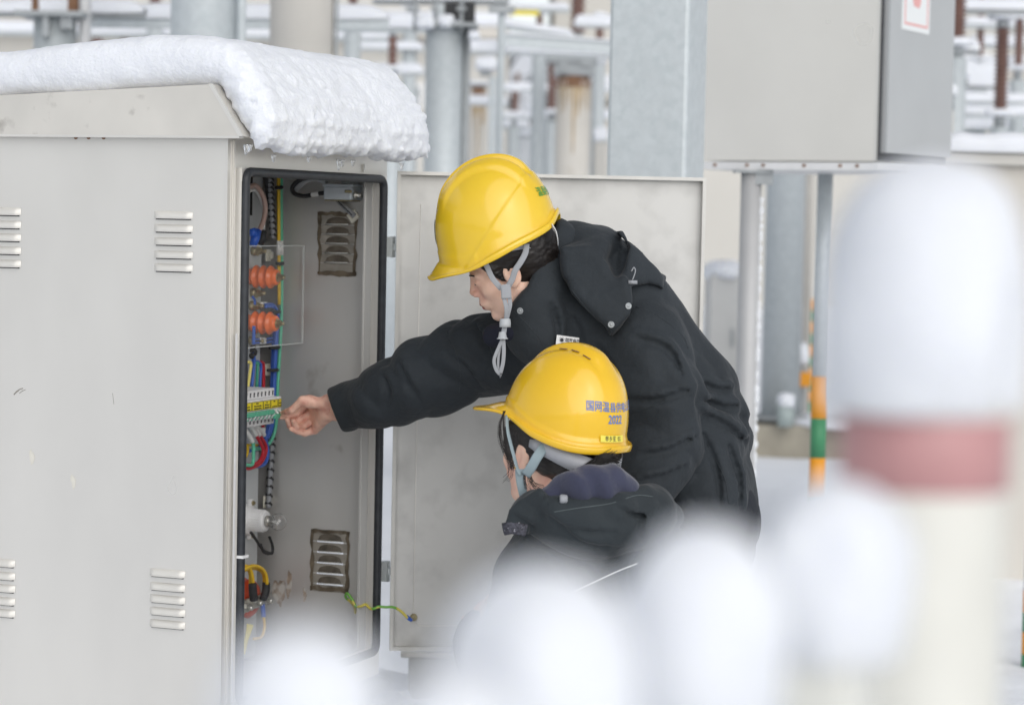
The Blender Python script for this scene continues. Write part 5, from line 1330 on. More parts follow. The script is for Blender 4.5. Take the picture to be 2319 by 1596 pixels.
# sign on the door
def onside(px, py):
    d = P(px, py, 1) - C_; q = o + FL * -.0235 - C_; k = (q @ FL) / (d @ FL); w_ = C_ + d * k; return (w_ - o) @ SD, w_[2]
c0, h0 = onside(2042, 66); c1, h1 = onside(2104, 70)
b = MB(); bbx(b, -.0245, -.0225, c0, c1, h0, h0 + .30); sg = part(b, 'danger_sign', 'sign_white', dr2)
b = MB(); m_ = .006; w2 = c1 - c0
def sgb(b, u0, u1, v0, v1): return bbx(b, -.0252, -.0247, c0 + w2 * u0, c0 + w2 * u1, h0 + v0, h0 + v1)
sgb(b, .08, .94, .018, .026); sgb(b, .08, .94, .274, .282); sgb(b, .08, .12, .0265, .2735); sgb(b, .90, .94, .0265, .2735); part(b, 'sign_border', 'sign_red', sg)
b = MB()
tri = [(.40, .085), (.60, .080), (.66, .10), (.62, .15), (.57, .19), (.50, .21), (.43, .18), (.36, .11)]
vs = [o + FL * -.0251 + SD * (c0 + w2 * u) + np.array([0, 0, h0 + v]) for u, v in tri]; b.add(vs, [tuple(range(len(tri)))]); part(b, 'warning_mark', 'sign_red', sg)
# legs
lx, ly = xy(1702, 400, 8.25)
b = MB(); shaft(b, lx, ly, .036, -.05, z0 - .03, 18); part(b, 'leg', mat('leg_grey', (.50, .50, .50), .6, .3, var=.05, vscale=5), t)
b = MB(); b.box((lx + .04, ly - .01, z0 - .055), (.06, .05, .05)); b.box((lx, ly, z0 - .037), (.12, .10, .008)); part(b, 'bracket', 'galv_dark', t)
b = MB(); rs = random.Random(4); b.tube([(lx + .033, ly - .012, .3 + k * .012) for k in range(100)], [rs.choice((.003, .005, .009, .012)) for k in range(100)], 8)
part(b, 'frozen_snow', 'snow', t)
def banded(px, py, D, r, ztop, zs, label, grey=True, tilt=0):
    x, y = xy(px, py, D); t = thing('striped_post', label, 'post', (x, y, 0)); b = MB()
    if grey: shaft(b, x, y, r, zs[0], ztop, 16); part(b, 'upper_pipe', 'galv', t)
    for i in range(len(zs)):
        b = MB(); shaft(b, x, y, r + .0008, (zs[i + 1] if i + 1 < len(zs) else -.05), zs[i], 16); part(b, 'colour_band', 'band_orange' if i % 2 == 0 else 'band_green', t)
    return t
D_ = 8.7; zb_ = [zat(1853, yy, D_) for yy in (852, 947, 1037, 1130, 1225)]
banded(1858, 800, D_, S(17.5, D_), z0 - .03, zb_, 'grey pipe leg with broad orange and green bands, right of the bent woman')
D_ = 17.0; banded(1836, 770, D_, S(5.5, D_), zat(1836, 676, D_), [zat(1836, yy, D_) for yy in (677, 703, 728, 755, 780, 808, 832, 860, 885, 910)], 'thin distant pole with many small orange and green bands', grey=False)
banded(2337, 1400, 8.0, .03, 1.6, [zat(2318, yy, 8.0) for yy in (1335, 1385, 1430, 1480)], 'banded post cut off by the right picture edge')

# --- tall grey blue column on a concrete base
x, y = xy(1772, 700, 15.0); t = thing('steel_column', 'round grey blue steel column bolted to a low concrete base under the control box', 'column', (x, y, 0))
zc = zat(1772, 940, 15.0); b = MB(); shaft(b, x, y, S(44, 15), zc, 6.5, 24); part(b, 'shaft', 'galv', t)
b = MB(); shaft(b, x, y, S(64, 15), zc - .035, zc, 24); part(b, 'base_plate', 'galv_dark', t)
b = MB(); zb2 = zat(1772, 957, 15.0); b.box((x + .15, y + .2, (zb2 - .05) / 2), (1.35, .9, zb2 + .05 - .002), None, .01); part(b, 'concrete_base', mat('old_concrete', (.36, .33, .27), .9, var=.15, vscale=6), t)
b = MB(); lump(b, (x + .36, y - .06, zb2), (.30, .30, .05), 4); lump(b, (x - .35, y + .1, zb2), (.22, .25, .04), 5); part(b, 'snow_cap', 'snow', t)
# small things at its foot
x, y = xy(1815, 840, 15.2); t = thing('valve_stand', 'small snow topped valve stand with an orange box beside the round column', 'valve', (x, y, 0))
b = MB(); shaft(b, x, y, .025, -.05, zat(1815, 800, 15.2), 10); part(b, 'stem', 'galv_dark', t)
b = MB(); b.box((x + .02, y - .03, zat(1815, 858, 15.2)), (.07, .06, .09), None, .005); part(b, 'junction_box', 'band_orange', t)
snowpx(t, 1800, 1832, 776, 812, 15.2, .06, 7)
x, y = xy(1780, 915, 14.72); t = thing('drain_cover', 'stubby grey green pipe end capped with snow near the concrete base', 'pipe', (x, y, 0))
b = MB(); shaft(b, x, y, .05, zb2 + .002, zat(1780, 912, 14.72), 14); part(b, 'pipe', mat('green_grey', (.38, .44, .43), .6), t); snowpx(t, 1762, 1800, 890, 914, 14.72, .06, 8)
# beige slim post
x, y = xy(1830, 600, 16.5); t = thing('slim_post', 'slim beige post standing between round column and striped pipe', 'post', (x, y, 0)); b = MB(); shaft(b, x, y, S(10, 16.5), -.05, 5.0, 12); part(b, 'shaft', 'concrete', t)
# small cabinet with snow roof
x, y = xy(1636, 800, 16.0); t = thing('outdoor_cabinet', 'small grey cabinet with a domed snow top far behind the open door edge', 'cabinet', (x, y, 0))
zt_ = zat(1636, 622, 16); b = MB(); b.box((x, y, (zt_ + .2) / 2), (S(76, 16), .5, zt_ - .2), None, .01); part(b, 'body', mat('cab_grey', (.55, .55, .54), .6, .2, var=.05), t)
b = MB(); b.box((x, y, .08), (S(64, 16), .45, .26)); part(b, 'plinth', 'concrete', t); b = MB(); b.box((x + .04, y - .255, zt_ * .62), (.02, .012, .12)); part(b, 'handle', 'galv_dark', t)
snowpx(t, 1594, 1678, 590, 622, 16, .30, 9)

# --- columns along the top left
def column(px, py, D, wpx, label, ztop=5.5, n=20, m='galv', name='steel_column', cat='column', extra=None):
    x, y = xy(px, py, D); t = thing(name, label, cat, (x, y, 0)); b = MB(); shaft(b, x, y, S(wpx / 2, D), -.05, ztop, n, PI / n if n < 8 else 0); part(b, 'shaft', m, t)
    return t, x, y
t, x, y = column(684, 60, 11.0, 146, 'thick beige concrete pole above the middle of the snowy roof', 5.2, 28, 'concrete', 'concrete_pole', 'pole')
b = MB(); b.box((x + .16, y - .02, 2.6), (.012, .04, 5.2)); part(b, 'earth_strip', 'galv_dark', t)
t, x, y = column(462, 40, 9.6, 150, 'wide grey steel column behind the crest of the snow on the roof', 5.0, 24)
b = MB(); shaft(b, x + .155, y - .05, .018, -.05, 5.0, 10); part(b, 'conduit', 'galv', t)
D_ = 12.0; zt_ = zat(125, 42, D_); t, x, y = column(125, 70, D_, 96, 'grey steel column with bracketed head near the top left corner', zt_, 22)
b = MB(); shaft(b, x + .15, y - .02, .03, -.05, 5.0, 12); part(b, 'pipe', mat('pale_pipe', (.62, .62, .62), .5, .3), t)
b = MB(); b.box((x, y, zt_ + .012), (.34, .34, .024)); b.box((x - .02, y - .13, zt_ - .05), (.03, .03, .10)); b.box((x + .08, y - .12, zt_ - .03), (.06, .03, .06)); part(b, 'head_plate', 'galv_dark', t)
b = MB(); b.box((x - .1, y, zt_ + .06), (.03, .03, .08)); part(b, 'bolt', 'rust', t); b = MB(); b.box((x + .09, y, zt_ + .07), (.05, .05, .09)); part(b, 'bolt', 'rust', t)
def beam(px0, py0, px1, py1, D, hpx, label, snow=None, m='galv', D1=None, name='steel_beam', seed=0):
    """horizontal member between two points with a ridge of snow"""
    a = P(px0, py0, D); c = P(px1, py1, D1 or D); t = thing(name, label, 'beam', tuple(float(k) for k in (a + c) / 2)); d = c - a; L_ = np.linalg.norm(d); h = S(hpx, D)
    Rm = Vector(d).to_track_quat('X', 'Z').to_matrix(); b = MB(); b.box((a + c) / 2 + np.array([0, 0, h * .42]), (L_, .10, h * .16), Rm); b.box((a + c) / 2 - np.array([0, 0, h * .08]), (L_, .012, h * .84), Rm); b.box((a + c) / 2 - np.array([0, .046, h * .08]), (L_, .010, h * .84), Rm)
    part(b, 'member', m, t)
    if snow:
        b = MB(); hs_ = S(snow, D); nS = max(3, int(L_ / (hs_ * 2.2))); rs = random.Random(seed)
        n = 40; vs = []; fs = []; k_ = 9
        for i in range(n + 1):
            q = i / n; p = a + d * q; e = min(1, min(q, 1 - q) * 14) ** .5; hh = hs_ * (.85 + .3 * float(vnoise(np.array([q * nS + seed]), np.array([.3]), np.array([.7]))[0])) * (.35 + .65 * e)
            for j in range(k_ + 1):
                s_ = PI * j / k_; vs.append((p[0], p[1] - .075 * math.cos(s_) * (1 if 0 < j < k_ else .9), p[2] + h * .5 + hh * (math.sin(s_) ** .7 if 0 < j < k_ else -.10)))
        for i in range(n):
            for j in range(k_): fs.append((i * (k_ + 1) + j, (i + 1) * (k_ + 1) + j, (i + 1) * (k_ + 1) + j + 1, i * (k_ + 1) + j + 1))
        b.add(vs, fs, True); part(b, 'snow_cap', 'snow', t)
    return t
beam(-160, 33, 330, 36, 12.3, 12, 'steel beam under deep snow across the top left corner', 34, 'galv_dark', seed=1)
beam(190, 52, 880, 56, 12.6, 24, 'grey channel beam with snow on it left of the thick concrete pole', 40, seed=2)
beam(-120, 74, 900, 92, 18.5, 10, 'long low snow ridge on a beam above three brown insulators', 28, seed=3)
def insulator_post(px, yt, yb, D, wpx, label, pitch=.055, zext=None, cap=True, snow=True, seed=0, post_m='galv', pr=.06):
    x, y = xy(px, (yt + yb) / 2, D); zt_ = zext if zext else zat(px, yt, D); zb_ = zat(px, yb, D); r = S(wpx / 2, D)
    t = thing('post_insulator', label, 'insulator', (x, y, 0)); b = MB(); n = max(3, int((zt_ - zb_) / pitch)); prof = [(r * .62, 0)]
    hgt = zt_ - zb_
    for k in range(n):
        h0 = hgt * k / n; q = hgt / n; prof += [(r * .66, h0 + q * .15), (r, h0 + q * .42), (r * .98, h0 + q * .52), (r * .66, h0 + q * .85)]
    prof.append((r * .6, hgt)); b.lathe(prof, (x, y, zb_), (0, 0, 1), 20); part(b, 'porcelain', 'insul', t)
    b = MB(); shaft(b, x, y, r * .75, zb_ - .10, zb_, 16); part(b, 'lower_flange', 'galv_dark', t)
    b = MB(); shaft(b, x, y, pr, -.05, zb_ - .10, 14); part(b, 'support', post_m, t)
    if cap: b = MB(); shaft(b, x, y, r * .8, zt_, zt_ + r * 1.1, 16); b.box((x, y, zt_ + r * 1.2), (r * 3.2, r * 1.4, r * .35)); part(b, 'upper_cap', 'galv_dark', t)
    if snow: b = MB(); lump(b, (x, y, zt_ + (r * 1.35 if cap else 0)), (r * 1.7, r * 1.4, r * 1.1), seed); part(b, 'snow_cap', 'snow', t)
    if snow: b = MB(); lump(b, (x - r * .3, y - r * .4, zb_ - .02), (r * 1.8, r * 1.6, r * .7), seed + 50); part(b, 'ledge_snow', 'snow', t)
    return t
G3 = 'brown insulators behind the snowy roof'
for i, (px, lb) in enumerate(((220, 'first brown ribbed insulator right of the bracketed column'), (283, 'middle brown ribbed insulator over the roof snow'), (348, 'brown ribbed insulator closest to the wide grey column'))):
    insulator_post(px, 66, 140, 19.0, 34, lb, .05, seed=i, group=None) if False else insulator_post(px, 68, 150, 19.0, 36, lb, .06, cap=False, snow=False)['group'] if False else tag(insulator_post(px, 68, 150, 19.0, 36, lb, .06, cap=False, snow=False, seed=i), group=G3)
insulator_post(352, -60, 12, 18.0, 30, 'brown insulator tip hanging at the top edge over the roof', .05, cap=False, snow=False)
insulator_post(889, 83, 150, 17.0, 24, 'small brown insulator left of the tall bracket topped column', .045, seed=4)
insulator_post(1310, -140, 75, 22.5, 38, 'stout brown insulator at the top middle of the picture', .060, seed=5, cap=False, snow=False)
insulator_post(1250, 146, 250, 22.0, 24, 'slim brown insulator half hidden by the rust stained pole', .05, seed=6)
insulator_post(2170, -120, 92, 14.0, 44, 'brown ribbed insulator against the right side of the control box', .024, seed=7, cap=False)
insulator_post(2268, 65, 252, 15.0, 36, 'tall brown insulator with wide grey cap at far right', .027, seed=8)
insulator_post(2298, 158, 250, 19.0, 12, 'thin dark insulator beside the tall capped one', .03, seed=9, cap=False)
insulator_post(1205, 262, 296, 24.0, 20, 'tiny distant insulator under the gap of white sky', .05, seed=10)

# --- column with switch gear on its head
D_ = 13.0; zt_ = zat(1008, 64, D_); t, x, y = column(1004, 200, D_, 84, 'tall grey steel column carrying dark switch gear left of the yellow hat', zt_, 24)
b = MB(); shaft(b, x + .12, y + .02, .022, -.05, zt_ + .1, 12); part(b, 'conduit', 'galv_dark', t)
b = MB(); b.box((x + .02, y, zt_ + .010), (.32, .30, .02)); part(b, 'head_plate', 'galv_dark', t)
for (x0, x1, y0, y1, m) in ((1008, 1040, 8, 46, 'dark'), (1050, 1076, 8, 50, 'dark'), (988, 1006, 12, 40, 'galv')):
    c = P((x0 + x1) / 2, (y0 + y1) / 2, D_ - .05); b = MB(); b.box(c, (S(x1 - x0, D_), .12, S(y1 - y0, D_)), None, .006); part(b, 'switch_box', m, t)
for px in (940, 985, 1045): c = P(px, 34, D_ - .1); b = MB(); shaft(b, c[0], c[1], .012, c[2] - .09, c[2] + .09, 8); b.box((c[0], c[1], c[2] + .03), (.05, .05, .02)); part(b, 'threaded_rod', 'galv_dark', t)
for i, (x0, x1, yt, yb) in enumerate(((942, 986, 36, 58), (990, 1028, 34, 56), (1060, 1086, 70, 86))): snowpx(t, x0, x1, yt, yb, D_ - .12, .06, 20 + i)
beam(845, 6, 1150, 8, 13.1, 10, 'snowy channel across the top of the switch gear column', 16, 'galv_dark', seed=4)
beam(760, 66, 985, 70, 14.0, 14, 'snow laden beam running left from the switch gear column', 42, seed=5)
beam(1050, 118, 1150, 122, 16.5, 8, 'short beam with snow right of the switch gear column', 32, seed=6)
beam(1135, 92, 1420, 112, 15.5, 26, 'broad grey beam beneath the stout brown insulator', 8, seed=7)
beam(1130, 60, 1300, 88, 16.2, 10, 'sloping snow covered strut above the white sky gap', 18, seed=8)
beam(1120, 118, 1450, 134, 17.5, 8, 'long beam buried in thick snow above the rust stained pole', 26, seed=9)
beam(1120, 22, 1290, 26, 18.5, 8, 'thin snowy beam with a yellow plate at the top middle', 18, seed=10)
c = P(1188, 30, 18.3); t = thing('marker_plate', 'small yellow plate on a thin beam at the top middle', 'plate', tuple(float(k) for k in c)); b = MB(); b.box(c, (.22, .01, .035)); part(b, 'plate', 'label_yellow', t)
for (px_, yt_, yb_, D_, w_, lb_) in ((800, -60, 22, 17.0, 26, 'brown insulator at the top edge right of the thick concrete pole'), (930, -80, 8, 20.0, 22, 'brown insulator stub above the snow laden beam'), (1222, 30, 84, 20.5, 20, 'short brown insulator under the yellow plate'), (1358, 40, 100, 21.0, 22, 'brown insulator tucked against the broad galvanised column'), (1165, 205, 262, 23.0, 16, 'small brown insulator standing on the rail under the sky gap'), (930, 232, 300, 22.0, 20, 'faint brown insulator left of the switch gear column, low')):
    insulator_post(px_, yt_, yb_, D_, w_, lb_, .045, seed=int(px_), cap=False)
for (x0_, x1_, y_, D_, sn_, lb_) in ((760, 960, 166, 18.0, 26, 'snowy ledge beam below the small brown insulator'), (1130, 1420, 205, 24.5, 18, 'thin far beam with snow across the sky gap'), (1040, 1150, 236, 20.0, 22, 'snow lump on a short beam beside the narrow rust ringed pole'), (780, 960, 112, 20.0, 20, 'second far snowy beam left of the switch gear column'), (1300, 1440, 60, 19.5, 30, 'snow pillow on a beam beside the stout brown insulator')):
    beam(x0_, y_, x1_, y_ + 3, D_, 7, lb_, sn_, seed=int(x1_ + y_))
# thin pipe
t, x, y = column(1133, 200, 12.0, 17, 'thin upright grey pipe clamped near its top, above the yellow hat', 5.0, 14, 'galv', 'upright_pipe', 'pipe')
c = P(1137, 24, 12); b = MB(); b.box((x, y - .02, c[2]), (.13, .05, .035)); b.box((x, y - .02, c[2] + .05), (.07, .05, .04)); part(b, 'clamp', 'galv_dark', t)
# rust stained poles
def rust_pole(px, D, wpx, ycap, yrust, label, big=True):
    x, y = xy(px, 250, D); t = thing('concrete_pole', label, 'pole', (x, y, 0)); r = S(wpx / 2, D); zr = zat(px, yrust, D); zc = zat(px, ycap, D)
    b = MB(); shaft(b, x, y, r, -.05, zr, 26); part(b, 'shaft', 'concrete', t)
    b = MB(); shaft(b, x, y, r * .92, zr - .045, zr + .03, 22); shaft(b, x, y, r * 1.006, zr - .07, zr - .001, 22); part(b, 'rust_ring', 'rust', t)
    b = MB(); b.box((x, y, (zr + .03 + zc) / 2), (r * 2.3, r * 2.0, zc - zr - .03), None, .01)
    if big: b.box((x - r * .2, y, zc + .01), (r * 2.9, r * 2.4, .05)); b.box((x - r * .6, y - r, zc - .04), (.05, .06, .12)); b.box((x + r * .7, y - r, zc - .02), (.10, .06, .06))
    part(b, 'steel_head', 'galv_dark', t)
    b = MB()
    for k in range(9):
        a = -PI / 2 + (k - 4) * .26; L_ = .10 + .16 * rng.random() if k != 4 else .55; wd = .010 + .012 * rng.random()
        xx, yy = x + (r + .0015) * math.cos(a), y + (r + .0015) * math.sin(a); tx, ty = -math.sin(a), math.cos(a)
        b.add([(xx - tx * wd, yy - ty * wd, zr - .06), (xx + tx * wd, yy + ty * wd, zr - .06), (xx + tx * wd * .3, yy + ty * wd * .3, zr - .06 - L_), (xx - tx * wd * .3, yy - ty * wd * .3, zr - .06 - L_)], [(0, 1, 2, 3)])
    part(b, 'rust_streak', mat('rust_streak', (.46, .36, .24), .9, var=.2, vscale=15), t)
    snowpx(t, px - wpx * .8, px + wpx * .9, ycap - wpx * .26, ycap - 2, D, r * 1.2, int(px))
rust_pole(1298, 20.0, 80, 140, 182, 'round beige pole with rust streaks under its steel head, above the hood')
rust_pole(1083, 21.0, 35, 192, 206, 'narrow rust ringed concrete pole beside the switch gear column', False)
c = P(1100, 160, 19.5); x, y = float(c[0]), float(c[1]); t = thing('junction_box', 'dark box under a mound of snow above the narrow rust ringed pole', 'box', (x, y, float(c[2])))
b = MB(); b.box(c, (S(26, 19.5), .12, S(26, 19.5)), None, .01); part(b, 'body', 'galv_dark', t); snowpx(t, 1074, 1128, 128, 152, 19.5, .14, 31); b = MB(); shaft(b, x + .06, y, .03, -c[2] * 0 - .05, float(c[2]) - .05, 10); part(b, 'post', 'galv', t)
# tanks and cabinets under the sky gap
def tank(px0, px1, ytop, ybase, D, label, m, snow, seed, name='equipment_tank'):
    x, y = xy((px0 + px1) / 2, ytop, D); zt_ = zat((px0 + px1) / 2, ytop, D); t = thing(name, label, 'equipment', (x, y, 0)); w_ = S(px1 - px0, D)
    b = MB(); b.box((x, y, zt_ / 2 - .03), (w_, w_ * .8, zt_ + .06), None, .02); part(b, 'body', m, t)
    b = MB(); b.box((x, y, zt_ + .015), (w_ * 1.06, w_ * .86, .03), None, .006); part(b, 'lid', 'galv', t)
    b = MB(); b.box((x + w_ * .12, y - w_ * .405, zt_ * .6), (w_ * .34, .012, zt_ * .5)); part(b, 'panel', 'galv', t)
    b = MB(); lump(b, (x, y, zt_ + .03), (w_ * .56, w_ * .48, S(snow, D)), seed); part(b, 'snow_cap', 'snow', t); return t
tank(1160, 1268, 312, 500, 24.0, 'pale cabinet with domed snow roof between thin pipe and rust stained pole', mat('pale_panel', (.62, .64, .66), .6, var=.05), 22, 41)
tank(1344, 1376, 322, 500, 21.0, 'narrow stack of snow topped boxes against the broad galvanised column', 'wall', 26, 42)
beam(1110, 266, 1300, 272, 23.0, 8, 'snow covered rail above the pale domed cabinet', 16, seed=11)
beam(1110, 288, 1200, 292, 23.5, 8, 'short snowy rail left of the pale domed cabinet', 18, seed=12)
beam(1330, 268, 1420, 272, 22.5, 6, 'snowy ledge stub left of the broad galvanised column', 22, seed=13)
# --- far right clutter
beam(2150, 26, 2420, 30, 14.6, 12, 'wide snowy beam across the top right corner', 26, 'galv_dark', seed=14)
beam(2130, 112, 2215, 120, 14.4, 10, 'snow bank on a short beam right of the control box', 30, 'galv_dark', seed=15)
beam(2180, 196, 2260, 198, 16.0, 12, 'dark bar with a thick pillow of snow at right', 60, 'galv_dark', seed=16)
beam(2140, 232, 2420, 236, 17.0, 8, 'snowy rail behind the tall capped insulator', 24, seed=17)
beam(2150, 262, 2420, 266, 16.5, 10, 'lower snowy rail at the foot of the tall capped insulator', 26, seed=18)
beam(2180, 60, 2420, 66, 18.0, 10, 'grey and white beam high behind the tall capped insulator', 22, seed=19)
beam(2190, 104, 2420, 108, 19.0, 8, 'middle snow covered beam far right', 26, seed=20)
beam(2280, 150, 2440, 152, 18.0, 8, 'snowy beam stub at the right edge', 26, seed=21)
for (px_, yt_, yb_, D_, w_, lb_) in ((2222, -80, 128, 18.0, 20, 'brown insulator column rising above the pillow of snow at right'), (2308, 40, 150, 17.5, 24, 'brown insulator cut by the right edge under the top beam'), (2190, 205, 290, 19.0, 16, 'stubby brown insulator low behind the snowy rails at right')):
    insulator_post(px_, yt_, yb_, D_, w_, lb_, .03, seed=int(px_), cap=False)
for (x0_, x1_, y_, D_, sn_, lb_) in ((2130, 2420, 150, 20.0, 26, 'far snowy beam halfway up the right side'), (2150, 2420, 292, 18.0, 34, 'lowest thick snow ridge above the beige housing roof'), (2175, 2330, -2, 19.0, 30, 'snowy beam grazing the top edge near the right corner')):
    beam(x0_, y_, x1_, y_ + 3, D_, 8, lb_, sn_, seed=int(x1_ + y_))
c = P(2156, 132, 14.5); t = thing('switch_motor', 'dark lumpy switch mechanism right of the control box', 'machine', tuple(float(k) for k in c))
b = MB(); b.box(c, (.09, .12, .09), Matrix.Rotation(.5, 3, 'Y'), .015); b.tube([c, c + np.array([.06, 0, -.10]), c + np.array([.09, 0, -.16])], .02, 10); b.tube([c + np.array([-.05, 0, .02]), c + np.array([.07, 0, .07])], .02, 10); part(b, 'housing', 'galv_dark', t)
b = MB(); shaft(b, float(c[0]), float(c[1]), .025, -.05, float(c[2]) - .03, 10); part(b, 'support', 'galv', t)
snowpx(t, 2150, 2195, 150, 172, 14.4, .08, 51)
t, x, y = column(2146, 280, 13.5, 24, 'short beige post with grey cap beside the control box', zat(2146, 250, 13.5), 14, 'concrete', 'concrete_post', 'post')
b = MB(); shaft(b, x, y, S(13, 13.5), zat(2146, 250, 13.5), zat(2146, 210, 13.5), 14); part(b, 'cap', 'galv_dark', t); snowpx(t, 2128, 2168, 190, 210, 13.5, .06, 52)
# snow topped low building at right
D_ = 9.6; a = P(2132, 345, D_); t = thing('equipment_house', 'low beige housing with a flat roof under even snow at right', 'housing', (float(a[0]) + .7, float(a[1]) + .6, 0))
b = MB(); b.box((a[0] + .74, a[1] + .6, (a[2] - .05) / 2), (1.44, 1.1, a[2] - .05 + .1), None, .01); part(b, 'body', 'wall2', t)
b = MB(); b.box((a[0] + .74, a[1] + .6, a[2] - .022), (1.52, 1.2, .05), None, .006); part(b, 'roof', 'wall', t)
b = MB(); 
n = 30; vs = []; fs = []; hh = S(45, D_)
for i in range(n + 1):
    q = i / n; xx = a[0] - .02 + 1.52 * q
    for j, (yy, zz) in enumerate(((-.02, 0), (-.03, .55), (-.01, .88), (.04, 1.0), (1.15, 1.05), (1.2, .5), (1.2, 0))):
        e = .4 if i in (0, n) else (.9 if i in (1, n - 1) else 1.0)
        vs.append((xx, a[1] + yy, a[2] + .003 + hh * zz * e * (1 + .06 * math.sin(i * 1.3) * (zz > .5))))
k_ = 7
for i in range(n):
    for j in range(k_ - 1): fs.append((i * k_ + j, (i + 1) * k_ + j, (i + 1) * k_ + j + 1, i * k_ + j + 1))
fs += [tuple(range(k_)), tuple(n * k_ + j for j in range(k_))]
b.add(vs, fs, True); part(b, 'roof_snow', 'snow', t)
# pillar under the open door
x, y = xy(990, 1560, 6.3); t = thing('cable_pillar', 'short beige metal pillar standing below and behind the open door', 'pillar', (x, y, 0))
zt_ = zat(985, 1487, 6.3); xl = float(P(924, 1540, 6.3)[0]); b = MB(); b.box((xl + .28, y + .15, zt_ / 2 - .03), (.56, .3, zt_ + .06), None, .006); part(b, 'body', 'steel_dirty', t)
b = MB(); b.box((xl + .28, y + .15, zt_ + .008), (.60, .34, .016), None, .004); part(b, 'lid', 'steel_roof', t); b = MB(); lump(b, (xl + .28, y + .15, zt_ + .016), (.28, .16, .05), 61); part(b, 'snow_cap', 'snow', t)
# drifts by the cabinet foot
for i, (px, py, D_, r) in enumerate(((885, 1530, 6.6, (.16, .2, .12)), (900, 1580, 6.2, (.10, .12, .10)))):
    c = P(px, py, D_); t = thing('snow_drift', ('heaped snow drift behind the foot of the cabinet', 'smaller snow lump in front of the heaped drift')[i], 'snow', (float(c[0]), float(c[1]), 0)); b = MB(); lump(b, (c[0], c[1], 0), (r[0], r[1], float(c[2])), 70 + i, nz=.2); part(b, 'drift', 'snow', t)
# --- far buildings
def building(px0, px1, D, hgt, label, m, win, ledge=None):
    a, c = P(px0, 500, D), P(px1, 500, D); t = thing('building', label, 'building', (float(a[0] + c[0]) / 2, D + 4, 0)); w_ = c[0] - a[0]; xm = (a[0] + c[0]) / 2
    b = MB(); b.box((xm, D + 4, hgt / 2 - .1), (w_, 8, hgt + .2)); part(b, 'wall', m, t)
    b = MB(); b.box((xm, D + 4, hgt + .12), (w_ + .6, 8.6, .24)); part(b, 'cornice', 'wall', t)
    b = MB(); lump(b, (xm, D + 4, hgt + .24), (w_ / 2 + .3, 4.3, .35), 80); part(b, 'roof_snow', 'snow', t)
    for (px, y0, y1, wpx) in win:
        c0 = P(px, (y0 + y1) / 2, D); b = MB(); b.box((c0[0], D - .02, c0[2]), (S(wpx, D), .06, S(y1 - y0, D))); wf = part(b, 'window', 'white', t)
        b = MB(); b.box((c0[0], D - .06, c0[2]), (S(wpx, D) - .14, .03, S(y1 - y0, D) - .14)); part(b, 'pane', mat('pane', (.25, .28, .3), .15, spec=.8), wf)
        b = MB(); b.box((c0[0], D - .1, c0[2] - S(y1 - y0, D) / 2 - .05), (S(wpx, D) + .2, .25, .08)); part(b, 'sill', 'wall', wf)
    for i, yl in enumerate(ledge or []):
        z = zat((px0 + px1) / 2, yl, D); b = MB(); b.box((xm, D - .2, z), (w_, .5, .16)); lg = part(b, 'ledge', 'wall2', t); b = MB(); b.box((xm, D - .2, z + .20), (w_, .52, .24), None, .08); part(b, 'ledge_snow', 'snow', lg)
building(-900, 1142, 38, 8.5, 'long beige building across the back left of the yard', 'wall', [(945, 190, 250, 34), (560, 30, 90, 40), (160, 140, 210, 44), (800, 300, 360, 40)], [62])
building(1246, 3400, 42, 9.0, 'long beige building across the back right of the yard', 'wall', [(2210, 120, 190, 50), (2290, -10, 50, 40)], [235])
x, y = xy(1150, 170, 60); t = thing('bare_tree', 'leafless snow dusted tree in the gap of white sky', 'tree', (x, y, 0)); b = MB(); rs = random.Random(2)
zt_ = zat(1175, 165, 60)
b.tube([(x, y, -.1), (x + .1, y, zt_ * .5), (x + .25, y, zt_)], [.22, .16, .05], 8); part(b, 'trunk', 'rust', t); b = MB()
def twig(p, d, L_, r, n):
    e = p + d * L_; b.tube([p, (p + e) / 2 + Vector((rs.uniform(-.1, .1), 0, .05)), e], [r, r * .8, r * .5], 5)
    if n:
        for _ in range(3): twig(p + (e - p) * rs.uniform(.4, 1), (d + Vector((rs.uniform(-.8, .8), rs.uniform(-.8, .8), rs.uniform(-.1, .6)))).normalized(), L_ * .62, r * .6, n - 1)
for k in range(9): twig(Vector((x + .12, y, zt_ * (.35 + .07 * k))), Vector((math.cos(k * 2.4), math.sin(k * 2.4), .6)).normalized(), 1.5, .06, 3)
part(b, 'crown', 'galv_dark', t)
hz = MB(); n = 24; vs = []; 
for i in range(n + 1):
    xx = -220 + 440 * i / n
    for (yy, zz) in ((150, -1), (175, 6 + 3 * math.sin(i * .9)), (230, 14 + 5 * math.sin(i * .6 + 1)), (300, -1)): vs.append((xx, yy, zz))
hz.add(vs, [(i * 4 + j, (i + 1) * 4 + j, (i + 1) * 4 + j + 1, i * 4 + j + 1) for i in range(n) for j in range(3)], True); hz.build('hills', M['ground_snow'])['kind'] = 'structure'

wv = MB(); n = 60; vs = []  # unseen ring added behind the camera to tone reflections in the metal
for i in range(n + 1):
    a = PI + PI * i / n
    for (r_, z_) in ((110, -1), (120, 5 + 2 * math.sin(i * 1.7) + math.sin(i * .6)), (150, 8 + 2 * math.sin(i * .9)), (190, -1)): vs.append((r_ * math.cos(a), r_ * math.sin(a), z_))
wv.add(vs, [(i * 4 + j, (i + 1) * 4 + j, (i + 1) * 4 + j + 1, i * 4 + j + 1) for i in range(n) for j in range(3)], True); wv.build('reflection_ring', mat('reflection_grey', (.45, .45, .445), .9, var=.2, vscale=.3))['kind'] = 'structure'

